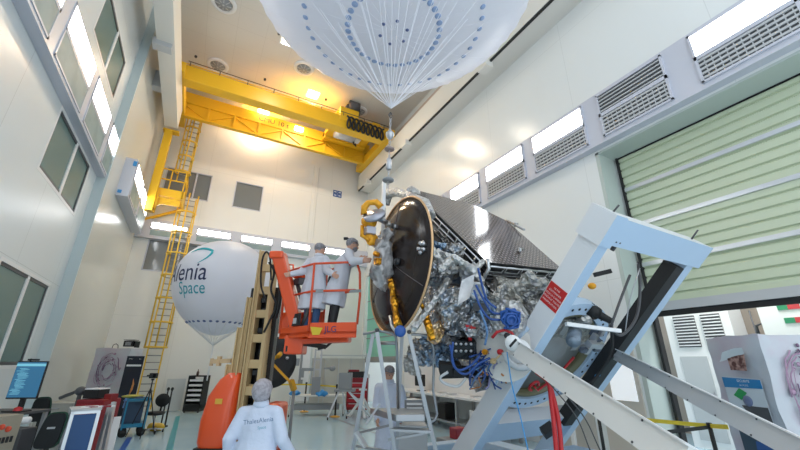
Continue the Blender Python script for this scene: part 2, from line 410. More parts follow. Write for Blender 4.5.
rl = [((.75, 2.45), True, 'lit luminaire over the roller shutter, cut by the top right edge of the photo'),
      ((3.02, 4.75), False, 'unlit louvred luminaire in the right cornice'),
      ((5.2, 7.1), True, 'longest looking lit luminaire in the right cornice, just left of the unlit one'),
      ((7.5, 9.4), True, 'middle lit luminaire in the right cornice above the solar panel'),
      ((9.8, 11.7), True, 'lit luminaire in the right cornice nearest the dish'),
      ((12.2, 14.1), True, 'far lit luminaire in the right cornice hidden behind the spacecraft')]
for (a, l_, t_) in rl: light_unit('x', 8.9, a[0], a[1], 9.18, 7.85, -1, l_, t_, None)
bl = [(-2.75, -1.1), (-.7, 1.0), (1.48, 3.2), (3.67, 5.38), (5.9, 7.6)]
bt = ['partly behind the yellow cage ladder', 'above the left half of the lettered balloon', 'above the right half of the lettered balloon', 'behind the heads of the workers on the lift', 'right of the workers, last before the dish']
for a, t_ in zip(bl, bt): light_unit('y', 21.15, a[0], a[1], 8.72, 7.95, -1, True, 'lit luminaire in the back wall cornice, ' + t_, 'luminaires in the back cornice', 1)
tag(MB().box((-2.98, 15.49, 9.1), (.12, .02, .2)).build('masking_tape', blue2), 'bright blue tape at the top right corner of the far left light box end', 'tape')
tag(MB().box((-3.2, 15.49, 7.9), (.12, .02, .12)).build('masking_tape', blue2), 'small blue tape at the lower left corner of the far left light box end', 'tape')
# ceiling fixtures
cl = [((313, 94), 1), ((262, 107), 1), ((289, 40), 1), ((360, 113), 0)]
for (x, y), on in [((313, 94), 1), ((264, 110), 1), ((289, 40), 1)]:
    c = P(x, y, 2, ZC)
    r = empty('ceiling_lamp', c, {313: 'square warm ceiling lamp glowing just above the upper yellow girder', 264: 'warm ceiling lamp glowing between the two yellow girders', 289: 'small bright ceiling lamp at the rim of the overhead balloon'}[x], 'light')
    f = MB(); f.box(c+V((0, 0, -.02)), (.75, .75, .04)); f.build('frame', white_m, r)
    f = MB(); f.box(c+V((0, 0, -.05)), (.56, .56, .03)); f.build('diffuser', warm_m, r)
    ld = bpy.data.lights.new('ceiling_lamp_light', 'AREA'); ld.size = .6; ld.energy = 230 if x != 289 else 120; ld.color = (1, .86, .68)
    lo = bpy.data.objects.new('ceiling_lamp_light', ld); COL.objects.link(lo); lo.location = c+V((0, 0, -.12))
for (x, y), t_ in [((224, 3), 'nearest the top edge'), ((218, 65), 'above the left end of the upper yellow girder'), ((304, 68), 'left of the overhead balloon rim'), ((359, 111), 'beside the cable loops of the crane')]:
    c = P(x, y, 2, ZC)
    r = empty('ceiling_diffuser', c, 'round white ceiling air diffuser ' + t_, 'vent')
    f = MB(); f.lathe(c, (0, 0, -1), [(.5, 0), (.5, .05), (.36, .09), (.34, .03)], 28); f.build('ring', white_m, r)
    f = MB(); f.lathe(c+V((0, 0, -.04)), (0, 0, -1), [(.34, 0), (.3, .05), (.08, .1), (0, .1)], 20)
    for k in range(8):
        a = k*math.pi/4; f.beam(c+V((0, 0, -.12)), c+V((.32*math.cos(a), .32*math.sin(a), -.08)), .03, .05, m=1)
    f.build('swirl_vanes', [grey, lgrey], r)
for x, y in [(279, 33), (265, 79), (326, 99), (196, 56)]:
    c = P(x, y, 2, ZC); f = MB(); f.cyl(c, c-V((0, 0, .08)), .06, 12)
    tag(f.build('smoke_detector', dgrey), {279: 'tiny dark detector on the ceiling beside the balloon rim', 265: 'tiny dark detector on the ceiling above the middle of the upper girder', 326: 'tiny dark detector right of the glowing ceiling lamp', 196: 'tiny dark detector at the left end of the ceiling'}[x], 'detector')
# ------------------------------------------------------------------ crane runways
mb = MB(); mb.span((-2.95, 2, 13.0), (-2.38, 18.9, 14.1)); mb.span((-2.85, 2, 14.1), (-2.5, 18.9, 14.4)); struct(mb, 'trim_9', mat('runway_white', (.74, .72, .67), .4))
mb = MB()
for y in (6, 11, 16): mb.span((-3.3, y, 13.1), (-2.9, y+.4, 13.9))
mb.box((-2.75, 13.2, 12.95), (.6, .35, .3)); struct(mb, 'trim_10', lgrey)
mb = MB(); mb.span((8.2, -1, 13.0), (XR, YB-.4, 14.1)); mb.span((8.22, -1, 12.93), (8.3, YB-.4, 13.0), 1)
for y in (8.2, 14.4, 19.4): mb.box((8.2, y, 12.85), (.35, .5, .3))
mb.span((8.7, -1, 14.8), (XR, YB-.3, 15.0), 2); struct(mb, 'trim_11', [mat('runway_cream', (.74, .72, .67), .4), black, mat('rail_brown', (.5, .4, .33), .5)])
# crane bridge
cr = empty('overhead_crane', V((2.8, 18.2, 14.1)), 'yellow overhead travelling crane with two long girders under the ceiling', 'crane')
def girder(y, zb, zt, x0=-2.55, x1=8.0):
    g = MB(); g.span((x0, y-.25, zt-.45), (x1, y+.25, zt)); g.span((x0, y-.3, zb), (x1, y+.3, zb+.12))
    g.span((x0, y-.05, zb+.1), (x1, y+.05, zt-.4))
    return g
g = MB(); g.span((-2.6, 16.35, 14.15), (8.25, 16.95, 14.95)); g.cyl((-2.5, 16.35, 15.0), (8.2, 16.35, 15.0), .03)
bev(g.build('girder', yellow, cr), .03)
g = MB(); g.cyl((-2.3, 16.3, 15.13), (8.1, 16.3, 15.13), .02)
for i in range(9): g.cyl((-2.2+i*1.25, 16.3, 14.9), (-2.2+i*1.25, 16.3, 15.15), .02)
g.build('cable_rail', dgrey, cr)
g = MB(); g.span((-2.6, 19.35, 14.95), (8.25, 19.9, 15.6)); g.span((-2.6, 19.42, 14.15), (8.0, 19.48, 14.97))
xs = [-2.55+i*1.3 for i in range(9)]
for i, x in enumerate(xs):
    g.beam((x, 19.36, 14.15), (x, 19.36, 14.97), .09, .09, up=(0, 1, 0))
    if i < 8:
        a, b_ = (14.2, 14.9) if i % 2 else (14.9, 14.2)
        g.beam((x, 19.38, a), (x+1.3, 19.38, b_), .07, .07, up=(0, 1, 0))
g.span((-2.6, 19.3, 14.1), (8.0, 19.55, 14.2)); g.build('lattice_girder', yellow, cr)
for x in (-2.62, 7.95):
    g = MB(); g.span((x-.12, 15.8, 14.12), (x+.32, 20.6, 14.6)); g.build('end_carriage', yellow, cr)
g = MB(); text_mb('CMU 10 t', (2.1, 19.33, 15.25), (1, 0, 0), (0, 0, 1), .42, g, 0); g.build('lettering', black, cr)
for x in (2.9, 1.3):
    g = MB(); c = P(286 if x == 2.9 else 299, 116 if x == 2.9 else 129, 1, 19.25); g.box(c, (.5, .2, .2)); g.build('crane_lamp', warm_m if x != 2.9 else white_m, cr)
t = empty('crane_trolley', V((6.5, 18, 15)), 'yellow crane hoist trolley with grey hook block near the right end of the girders', 'hoist')
g = MB(); g.span((5.0, 16.6, 15.0), (5.5, 19.6, 15.35)); g.span((7.2, 16.6, 15.0), (7.7, 19.6, 15.35)); g.span((5.0, 17.0, 14.9), (7.7, 17.4, 15.3)); g.span((5.0, 18.8, 14.9), (7.7, 19.2, 15.3)); g.span((5.1, 16.3, 14.6), (6.2, 17.1, 15.5)); bev(g.build('frame', yellow, t), .03)
g = MB(); g.cyl((5.4, 17.9, 14.95), (6.6, 17.9, 14.95), .45, 20); g.build('drum', lgrey, t)
g = MB(); c = P(354, 137, 1, 17.9); g.box(c, (.75, .5, .55)); bev(g.build('hook_block', offwhite, t), .05)
g = MB(); g.tube([c+V((0, 0, -.25)), c+V((0, 0, -.5)), c+V((.15, 0, -.62)), c+V((.1, 0, -.45))], .05); g.build('hook', black, t)
g = MB(); c = P(352, 112, 1, 16.6); g.box(c, (.8, .5, .5)); g.cyl(c+V((-.3, -.3, .2)), c+V((.3, -.3, .2)), .25); g.build('motor', dgrey, t)
g = MB(); pts = []
a = P(347, 116, 1, 16.2); b_ = P(384, 130, 1, 16.2)
for i in range(8*14+1):
    u = i/(8*14); an = u*8*2*math.pi
    pts.append(a.lerp(b_, u)+V((.16*math.sin(an), 0, -.35+.38*math.cos(an))))
g.tube(pts, .055, 6); g.build('festoon_cable', black, t)
# left platform and column
pf = empty('crane_access_platform', V((-2.4, 20, 8.6)), 'yellow steel access platform with railing on the left of the back wall', 'platform')
g = MB(); g.beam((-2.75, 19.3, 13.0), (-2.75, 19.3, 8.6), .34, .34, up=(0, 1, 0)); g.span((-3.0, 19.1, 12.9), (-2.3, 19.5, 13.0)); bev(g.build('column', yellow, pf), .02)
g = MB(); g.span((-2.9, 19.6, 9.75), (-1.6, 21.3, 9.9)); g.span((-2.95, 19.5, 9.55), (-1.55, 19.6, 9.95)); g.span((-1.6, 19.5, 9.55), (-1.5, 21.35, 9.95)); g.build('deck', yellow, pf)
g = MB()
for x in (-2.85, -2.2, -1.6): g.beam((x, 19.55, 9.9), (x, 19.55, 11.0), .05, .05, up=(0, 1, 0))
for y in (20.4, 21.2): g.beam((-1.55, y, 9.9), (-1.55, y, 11.0), .05, .05, up=(0, 1, 0))
for z in (10.45, 11.0): g.beam((-2.9, 19.55, z), (-1.55, 19.55, z), .05, .05); g.beam((-1.55, 19.55, z), (-1.55, 21.3, z), .05, .05)
g.build('railing', yellow, pf)
g = MB(); g.beam((-1.6, 19.6, 9.6), (-3.1, 19.5, 8.75), .12, .12); g.build('brace', yellow, pf)
g = MB(); g.beam((-1.6, 21.2, 9.6), (-3.1, 21.2, 8.75), .12, .12); g.build('brace', yellow, pf)
g = MB(); g.beam((-2.9, 19.6, 9.3), (-1.6, 19.6, 9.3), .1, .3); g.build('edge_beam', yellow, pf)
g = MB(); g.beam((-3.3, 19.4, 8.7), (-2.5, 19.4, 8.7), .2, .2); g.beam((-2.6, 19.4, 8.7), (-2.6, 19.4, 9.6), .2, .2, up=(0, 1, 0)); g.build('bracket', yellow, pf)
# ladders
def cage_ladder(x0, x1, y, zb, zt, cage_from, label, hoop=1.1):
    r = empty('cage_ladder', V(((x0+x1)/2, y, zb)), label, 'ladder')
    g = MB()
    for x in (x0, x1): g.beam((x, y, zb), (x, y, zt), .06, .06, up=(0, 1, 0))
    g.build('side_rail', yel2, r)
    g = MB(); k = int((zt-zb)/.3)
    for i in range(k): g.cyl((x0, y, zb+.15+i*.3), (x1, y, zb+.15+i*.3), .022, 6)
    g.build('rungs', grey, r)
    g = MB(); xm = (x0+x1)/2; w = (x1-x0)/2+.12
    def hp(a, z): return V((xm+w*math.cos(a)*1.05, y-.35-.38*math.sin(a), z))
    z = cage_from
    while z < zt+.05:
        g.tube([V((x0, y, z))]+[hp(math.pi-math.pi*i/8, z) for i in range(9)]+[V((x1, y, z))], .045, 6); z += hoop
    for i in (1, 4, 7):
        a = math.pi-math.pi*i/8; g.tube([hp(a, cage_from), hp(a, zt)], .035, 6)
    g.build('safety_cage', yel2, r)
    return r
cage_ladder(-1.62, -1.02, 21.1, 0.1, 10.3, 2.7, 'tall yellow caged ladder fixed to the back wall, left of the lettered balloon')
cage_ladder(-2.1, -1.65, 20.9, 11.0, 15.0, 11.4, 'short upper yellow caged ladder between the platform and the crane girder', .9)
# ------------------------------------------------------------------ roller shutter on the right
XS = 9.9
g = MB(); g.span((XR+.0, 5.15, 0), (10.1, 5.25, 7.66)); g.span((XR, -3, 7.6), (10.1, 5.25, 7.7)); struct(g, 'trim_12', mat('reveal_green_grey', (.5, .56, .52), .4))
d = MB()
z = 3.45; i = 0
while z < 7.6:
    z1 = min(z+.235, 7.6); d.prism([(XS, -3, z), (XS-.05, -3, z+.02), (XS-.05, -3, z1-.05), (XS, -3, z1-.01)], (0, 8.05, 0)); z += .235
d.span((XS+.0, -3, 3.4), (XS+.04, 5.05, 7.6))
dr = struct(d, 'door_1', shut_m)
g = MB()
for z in (4.47, 5.54, 6.58): g.span((XS-.09, -3, z-.05), (XS-.02, 5.05, z+.05))
g.build('stiffener_rail', alu, dr)
g = MB(); g.span((XS-.08, -3, 3.3), (XS+.03, 5.05, 3.5)); g.build('bottom_bar', lgrey, dr)
g = MB(); g.span((XS-.03, -3, 3.17), (XS+.02, 5.05, 3.32)); g.build('rubber_seal', black, dr)
g = MB(); g.span((XS-.1, 5.03, 0), (XS+.08, 5.09, 7.6)); g.span((XS-.06, -3, 7.58), (XS+.06, 5.06, 7.63)); g.build('guide_rail', black, dr)
# far roller door (green)
d = MB(); d.span((9.3, 17.05, 2.35), (9.36, 21.15, 7.15)); d2 = struct(d, 'door_2', green_d)
g = MB()
for z in (3.4, 4.5, 5.6): g.span((9.27, 17.05, z), (9.31, 21.15, z+.05))
g.span((9.25, 17.05, 2.1), (9.37, 21.15, 2.4)); g.build('bottom_bar', grey, d2)
# rooms beyond the doors
g = MB(); g.span((14.6, -3, 0), (14.8, 8, 6)); struct(g, 'wall_corridor', mat('corridor_beige', (.36, .3, .25), .6))
g = MB(); g.span((9.5, 16.5, 0), (12.5, 16.6, 4)); g.span((9.5, 21.3, 0), (12.5, 21.4, 4)); g.span((12.4, 16.5, 0), (12.5, 21.4, 4)); struct(g, 'wall_annex', white_m)
g = MB(); g.span((9.49, 16.5, 4), (12.5, 21.4, 4.1)); g.span((10.1, -3, 6), (14.8, 8, 6.1)); struct(g, 'ceiling_annex', white_m)
# beige personnel door right of the tilt frame
d = MB(); d.span((XR-.05, 5.3, 0), (XR-.001, 6.3, 2.55)); d3 = struct(d, 'door_3', beige)
g = MB(); g.span((XR-.08, 5.4, 1.3), (XR-.045, 5.98, 2.25)); g.build('pane', mat('bright_pane', (.8, .82, .84), .3, emit=(.9, .95, 1), es=.35), d3)
g = MB(); g.cyl((XR-.12, 6.2, 1.05), (XR-.12, 6.08, 1.05), .02); g.build('handle', steel, d3)
g = MB(); g.span((XR-.04, 6.6, 0), (XR-.001, 8.4, 2.3)); struct(g, 'door_4', beige)
# blue safety sign on the back wall
sg = MB()
for i in range(2):
    for j in range(2): sg.span((6.62+i*.3, YB-.03, 12.36+j*.24), (6.9+i*.3, YB-.01, 12.58+j*.24), 0); sg.span((6.68+i*.3, YB-.035, 12.43+j*.24), (6.84+i*.3, YB-.029, 12.5+j*.24), 1)
tag(sg.build('wall_sign', [blue, white_m]), 'small blue and white four-square sign high on the back wall', 'sign')
# added fill lamps with invented fixtures, to brighten the two side rooms
for nm, c, e, lb in (('annex_fill', V((11.0, 19.0, 3.95)), 22, 'added fill lamp in the annex behind the green roller door'), ('corridor_fill', V((11.2, 3.6, 5.9)), 120, 'added fill lamp in the corridor behind the pale green roller shutter')):
    g = MB(); g.box(c, (.6, 1.6, .08)); o = tag(g.build('ceiling_lamp', lamp_m), lb, 'light')
    ld = bpy.data.lights.new(nm, 'AREA'); ld.shape = 'RECTANGLE'; ld.size = .6; ld.size_y = 1.5; ld.energy = e; lo = bpy.data.objects.new(nm, ld); COL.objects.link(lo); lo.location = c-V((0, 0, .06))
# lights/world
W = bpy.data.worlds.new('world'); SC.world = W; W.use_nodes = True
W.node_tree.nodes['Background'].inputs['Color'].default_value = (.82, .92, 1, 1); W.node_tree.nodes['Background'].inputs['Strength'].default_value = 1.3
SC.view_settings.view_transform = 'Standard'; SC.view_settings.look = 'None'; SC.view_settings.gamma = 1; SC.view_settings.exposure = .32
# ================================================================== SPACECRAFT ON ITS TILTING TROLLEY
T1 = D(598, 232, 4.6); B1 = D(472, 440, 5.8)
lv = (T1-B1).normalized(); hv = V((-lv.y, lv.x, 0)).normalized()
if hv.x < 0: hv = -hv
nv = hv.cross(lv)
if nv.y < 0: nv = -nv
SO = V((4.83, 4.13, 2.12))
def S(h, l, n): return SO + hv*h + lv*l + nv*n
def OS(x, y, ax, v):
    a = {'h': hv, 'l': lv, 'n': nv}[ax]; d = D(x, y, 1)-CAM
    return CAM + d*((v+SO.dot(a)-CAM.dot(a))/d.dot(a))
AX = (hv, lv, nv)
bh = (B1-SO).dot(hv)
tr = empty('tilting_trolley', V((5.2, 5, 0)), 'white and pale blue steel tilting trolley frame carrying the spacecraft', 'trolley')
FWm = [frame_w, frame_b]
def leg(p, q, w=.3, dp=.36, slot=False):
    # hollow beam: white camera-facing face, pale blue sides
    g = MB(); d = (q-p).normalized(); a = hv; c = nv
    g.box((p+q)/2, (w, (q-p).length, dp), (a, d, c), 1)
    return g
Lb = B1-lv*1.3; w_ = .36
# near leg: front face towards the camera is -h side / -n side
g = MB()
e0 = Lb; e1 = T1+lv*.12
mid0 = e0+nv*.1; mid1 = e1+nv*.1
FD = (hv*.62-nv*.78).normalized(); SD = FD.cross(lv).normalized()
def rbeam(p, q, w, dp, off=.0, mw=0, ms=1, nrm=None):
    """rectangular beam whose wide face looks along nrm"""
    g = MB(); d = (q-p).normalized(); n_ = (nrm-d*nrm.dot(d)).normalized(); s_ = d.cross(n_)
    c = (p+q)/2; L = (q-p).length
    vs = [c + d*(L/2*i) + s_*(w/2*j) + n_*(dp/2*k) for k in (-1, 1) for j in (-1, 1) for i in (-1, 1)]
    fc = [((4, 5, 7, 6), mw), ((0, 2, 3, 1), mw), ((0, 1, 5, 4), ms), ((2, 6, 7, 3), ms), ((0, 4, 6, 2), mw), ((1, 3, 7, 5), mw)]
    for f, mm in fc:
        g.add([vs[i] for i in f], [(0, 1, 2, 3)], mm)
    return g
def weld(o):
    bm = bmesh.new(); bm.from_mesh(o.data); bmesh.ops.remove_doubles(bm, verts=bm.verts, dist=1e-4); bmesh.ops.recalc_face_normals(bm, faces=bm.faces); bm.to_mesh(o.data); bm.free(); return o
o = bev(weld(rbeam(Lb, T1+lv*.0, .33, .2, nrm=-hv).build('leg', FWm, tr)), .012)
tag(o, 'near leg with a red warning sign')
nleg = o
# crossbeam cap: corners traced to real depth
W2 = 2.2
Tn = T1+lv*.1; Tf = Tn+hv*(W2+.15)
g = rbeam(Tn-hv*.1, Tf+hv*.0, .36, .36, mw=1, ms=0, nrm=-nv)
weld(g.build('crossbeam', FWm, tr))
g = rbeam(Tn-lv*.22-hv*.02, Tn+lv*.2-hv*.02, .38, .23, nrm=-hv); weld(g.build('end_plate', FWm, tr))
g = MB()
for a, b_ in ((-.1, -.12), (-.02, -.12)): g.cyl(Tn+hv*(.25+a)+lv*b_-nv*.18, Tn+hv*(.25+a)+lv*b_-nv*.188, .01, 8)
g.cyl(Tn+hv*.05+lv*.18, Tn+hv*.05+lv*.3-nv*.02, .012, 6); g.cyl(Tf+lv*.18-hv*.3, Tf+lv*.34-hv*.3, .012, 6); g.cyl(Tn+hv*.3-lv*.2-nv*.1, Tn+hv*.3-lv*.26-nv*.1, .03, 8)
g.build('bolts', dgrey, tr)
# far leg: two pale blue plates with black inner slot
fl0 = Lb+hv*W2; fl1 = T1+hv*W2
g = rbeam(fl0+hv*-.04, fl1+hv*-.04, .2, .3, mw=1, ms=1, nrm=-nv); o = weld(g.build('leg', FWm, tr)); bev(o, .01)
g = rbeam(fl0-hv*.26+lv*1.6-nv*.05, fl1-hv*.26-nv*.05-lv*.15, .23, .2, mw=0, ms=0, nrm=-nv); weld(g.build('slot_liner', black, tr))
# ring and mounting plate
rc = S(.2, .0, .12)
g = MB(); g.lathe(rc, -nv, [(1.06, -.1), (1.06, .06), (.86, .06), (.86, -.1)], 56, smooth=False)
for k in range(44):
    a = 2*math.pi*k/44; c = rc + (hv*math.cos(a)+lv*math.sin(a))*.96
    g.cyl(c-nv*.058, c-nv*.066, .022, 8, 1)
g.build('slewing_ring', [frame_b, black], tr)
g = MB(); g.lathe(rc, -nv, [(.86, -.1), (.86, .0), (.84, .03), (.8, .03), (.78, -.12), (.9, -.2)], 48); g.build('inner_rim', mat('rim_olive', (.16, .15, .08), .35), tr)
g = MB(); g.lathe(rc+nv*.1, -nv, [(.8, -.04), (.8, .0), (.35, .02), (.3, .1), (.12, .12), (0, .12)], 40)
for k in range(5):
    a = 2*math.pi*k/5+.4; g.box(rc+nv*.06+(hv*math.cos(a)+lv*math.sin(a))*.5, (.12, .16, .08), AX)
g.build('hub_plate', mat('hub_grey', (.33, .33, .33), .45, .3, bump=.3, bscale=8), tr)
g = MB(); c = OS(534, 386, 'n', .0); g.tube([c+hv*.09*math.cos(a)+lv*.09*math.sin(a) for a in [k*.6 for k in range(9)]], .022, 6); g.tube([c, c+hv*.15-lv*.1, c+hv*.4+lv*.2, c+hv*.5+lv*.6], .02, 6); g.build('red_strap', red, tr)
# lower cross members between the legs
g = rbeam(S(bh, -1.42, .05), S(bh+W2, -1.42, .05), .42, .25, mw=1, ms=0, nrm=-nv); weld(g.build('lower_crossbeam', FWm, tr))
g = MB(); a = OS(505, 398, 'n', .02); g.prism([p+nv*.22 for p in (S(bh+.1, -.9, .0), S(bh+.1, .1, 0), S(bh+.3, -.6, 0), S(.4, -1.2, 0), S(bh+W2-.35, -.5, 0), S(bh+W2-.1, .3, 0), S(bh+W2-.1, -.95, 0))], nv*.08); g.build('gusset_plate', frame_b, tr)
b0 = z0(T1, Lb, .45)
g = MB(); g.span((b0.x-.3, b0.y-.6, .18), (b0.x+.05, b0.y+2.3, .42)); g.span((b0.x+W2-.1, b0.y-.6, .18), (b0.x+W2+.3, b0.y+2.3, .42)); g.span((b0.x-.3, b0.y-.35, .2), (b0.x+W2+.3, b0.y-.05, .45)); g.span((b0.x-.3, b0.y+1.9, .2), (b0.x+W2+.3, b0.y+2.2, .42)); bev(g.build('base_frame', frame_b, tr), .02)
for dx in (-.12, W2+.1):
    for dy in (-.4, 2.1):
        g = MB(); g.cyl((b0.x+dx-.06, b0.y+dy, .1), (b0.x+dx+.06, b0.y+dy, .1), .1, 16); g.build('caster', black, tr)
# struts towards the camera
def strut(p0, p1, w, name='strut'):
    d = (p1-p0).normalized(); nn = (CAM-(p0+p1)/2); nn.z = 0; nn = nn.normalized()
    g = MB(); n_ = (nn-d*nn.dot(d)).normalized(); s_ = d.cross(n_)
    if s_.z < 0: s_ = -s_
    g.box((p0+p1)/2, ((p1-p0).length, w, .1), (d, s_, n_)); L = (p1-p0).length
    g.box((p0+p1)/2+s_*(w/2+.004)+n_*.01, (L, .012, .13), (d, s_, n_), 1)
    k = int(L/.45)
    for i in range(k):
        for sd in (-.42, .42): g.cyl(p0+d*(.25+i*.45)+s_*w*sd+n_*.05, p0+d*(.25+i*.45)+s_*w*sd+n_*.056, .008, 6, 2)
    return g
sa, sb = D(513, 347, 4.9), D(690, 466, 2.05)
o = strut(sa, sb, .185).build('strut', [offwhite, white_m, dgrey], tr)
ea, eb = D(618, 356, 5.9), D(830, 466, 2.45)
o = strut(ea, eb, .165).build('strut', [lgrey, white_m, dgrey], tr)
for q_ in (sb, eb):
    g = MB(); g.span((q_.x-.07, q_.y-.07, .2), (q_.x+.07, q_.y+.07, q_.z-.06)); g.box((q_.x, q_.y, .17), (.3, .3, .05)); g.cyl((q_.x-.05, q_.y, .08), (q_.x+.05, q_.y, .08), .08, 16); g.build('outrigger_post', offwhite, tr)
c = D(513, 343, 4.75)
g = MB(); dn = (CAM-c).normalized(); g.cyl(c, c+dn*.06, .1, 24); g.build('pivot_cap', white_m, tr)
g = MB(); sx = dn.cross(ZZ).normalized(); sy = sx.cross(dn); g.box(c+dn*.063, (.03, .13, .008), ((sx+sy).normalized(), (sx-sy).normalized(), dn)); g.build('pivot_slot', black, tr)
g = MB(); c2 = D(520, 352, 4.95); pts = [c2+(sx*math.cos(a)+sy*math.sin(a))*.2 for a in [math.pi*(1.0+i/10) for i in range(11)]]; g.tube(pts, .045, 8); g.build('bent_bracket', lgrey, tr)
g = MB(); c2 = D(519, 351, 5.0); g.cyl(c2, c2+dn*.03, .16, 28); g.build('pivot_disc', white_m, tr)
# far end boss on the second strut
g = MB(); g.capsule(ea-(eb-ea).normalized()*.1, ea+(eb-ea).normalized()*.2, .06, .06); g.build('strut_boss', lgrey, tr)
# motor and gear on the frame
g = MB(); c = D(573, 341, 5.1); g.cyl(c, c+hv*.28+nv*.2, .095, 18); g.cyl(c-hv*.02-nv*.02, c, .07, 18); g.build('motor', mat('motor_grey', (.22, .27, .33), .4, .3), tr)
g = MB(); c = D(592, 340, 5.3)
for k in range(9): g.box(c+V((random.uniform(-.25, .25), random.uniform(-.15, .15), random.uniform(-.15, .12))), (random.uniform(.06, .2), random.uniform(.06, .15), random.uniform(.05, .12)), AX, k % 2)
g.build('gearbox', [steel, mat('gear_dark', (.1, .12, .16), .4, .3)], tr)
g = MB(); g.beam(D(566, 324, 5.0), D(620, 331, 5.1), .06, .05); g.build('white_bracket', white_m, tr)
# hoses on the far leg
def hose(name, pts, r, m_, parent=None, **k):
    # catmull-rom through pts
    pts = [V(p) for p in pts]; out = []
    ext = [pts[0]*2-pts[1]]+pts+[pts[-1]*2-pts[-2]]
    for i in range(1, len(ext)-2):
        p0, p1, p2, p3 = ext[i-1:i+3]
        for s_ in range(6):
            t = s_/6; out.append(.5*((2*p1)+(-p0+p2)*t+(2*p0-5*p1+4*p2-p3)*t*t+(-p0+3*p1-3*p2+p3)*t*t*t))
    out.append(pts[-1])
    g = MB(); g.tube(out, r, 6); return g.build(name, m_, parent)
hose('hydraulic_hose', [D(638, 262, 5.4), D(640, 290, 5.3), D(636, 318, 5.25), D(622, 335, 5.2), D(612, 328, 5.15), D(616, 312, 5.15), D(630, 275, 5.3)], .02, dgrey, tr)
hose('hydraulic_hose', [D(612, 330, 5.15), D(611, 352, 5.2), D(600, 372, 5.3), D(590, 385, 5.3)], .025, black, tr)
hose('tie_cable', [D(640, 268, 5.3), D(630, 300, 5.3), D(625, 333, 5.3)], .008, steel, tr)
hose('guy_wire', [D(545, 378, 4.9), D(575, 415, 4.6), D(590, 450, 4.4)], .008, dgrey, tr)
hose('guy_wire', [D(550, 378, 4.9), D(582, 414, 4.6), D(600, 450, 4.4)], .008, dgrey, tr)
hose('blue_lead', [D(507, 352, 4.9), D(512, 385, 4.7), D(520, 415, 4.5), D(528, 450, 4.3)], .008, blue2, tr)
for k, dx in enumerate((0, 5)):
    hose('red_sling', [D(536, 372, 5.0), D(548, 382, 4.95), D(551+dx*.6, 400, 4.8), D(554+dx, 425, 4.6), D(557+dx, 460, 4.4)], .03, red, tr)
g = MB(); c = D(584, 392, 5.6); g.cyl(c-hv*.0, c+hv*.18-nv*.1, .15, 18); c = D(590, 410, 5.6)
g = MB(); c = D(552, 432, 5.1); g.box(D(548, 430, 5.2), (.18, .16, .12), ((hv+lv).normalized(), (lv-hv).normalized(), nv)); g.build('clamp_block', black, tr)
g = MB(); g.span((3.9, 4.0, .55), (5.6, 4.5, .9)); bev(g.build('counterweight_box', frame_b, tr), .03)
# red warning sign and blue marks on the near leg
def leg_face():
    d = lv; nn = -hv; n_ = (nn-d*nn.dot(d)).normalized(); s_ = d.cross(n_)
    return d, s_, n_
d_, s_, n_ = leg_face()
sc = OS(556, 299, 'n', -.05)
# project onto the leg front face
tpar = (sc-T1).dot(d_); cc = T1 + d_*tpar + n_*.102
rdir = s_ if s_.dot(RX) > 0 else -s_
g = MB(); g.box(cc, (.3, .32, .006), (rdir, d_, n_), 0)
lines = ['NE PAS', 'STATIONNER', 'SOUS LA CHARGE', 'PENDANT TOUTE', 'MANIPULATION']
up2 = d_; wz = .05
for i, tx in enumerate(lines): text_mb(tx, cc+n_*.0035+up2*(.105-i*.052), rdir, up2, .036 if i else .034, g, 1, depth=.002)
g.build('warning_sign', [mat('sign_red', (.5, .012, .012), .4), white_m], nleg)
cc = T1 + d_*((OS(503, 372, 'n', -.05)-T1).dot(d_)) + n_*.102
g = MB(); text_mb('MPT', cc-rdir*.07, (rdir*.5+d_*.85), (d_*.5-rdir*.85), .1, g, 0); g.build('blue_marking', blue2, nleg)
cc = OS(597, 375, 'n', -.16); g = MB(); g.box(cc-nv*.01, (.13, .08, .006), ((hv+lv*.4).normalized(), (lv-hv*.4).normalized(), nv)); text_mb('G2', cc-nv*.018, (hv+lv*.4), (lv-hv*.4), .07, g, 1); g.build('blue_label', [blue2, white_m], tr)
# ---------------------------------------------------------------- spacecraft
sp = empty('spacecraft', S(.2, -.9, .3), 'satellite wrapped in crumpled silver insulation with dark dish and solar array', 'spacecraft')
def slab_body(h0, h1, l0, l1, n0, n1, amp=.07, nn=34):
    g = MB()
    def c(a, b_, d): return S(a, b_, d)
    g.grid(c(h0, l0, n0), c(h0, l0, n1), c(h0, l1, n1), c(h0, l1, n0), nn*2, nn, amp, 2.3, bulge=.03)
    g.grid(c(h1, l0, n0), c(h1, l1, n0), c(h1, l1, n1), c(h1, l0, n1), nn, nn*2, amp, 2.3)
    g.grid(c(h0, l0, n0), c(h0, l1, n0), c(h1, l1, n0), c(h1, l0, n0), nn, nn, amp, 2.3)
    g.grid(c(h0, l0, n1), c(h1, l0, n1), c(h1, l1, n1), c(h0, l1, n1), nn, nn, amp, 2.3)
    g.grid(c(h0, l0, n0), c(h1, l0, n0), c(h1, l0, n1), c(h0, l0, n1), nn, nn*2, amp, 2.3)
    g.grid(c(h0, l1, n0), c(h0, l1, n1), c(h1, l1, n1), c(h1, l1, n0), nn*2, nn, amp*.3, 2.3)
    return g
g = slab_body(-.72, 1.25, -.95, .55, .3, 4.0); g.build('insulation_blanket', mli, sp)
g = slab_body(-.6, 1.3, .1, .68, .16, 1.2, .03, 10); g.build('grey_blanket', tanfoil, sp)
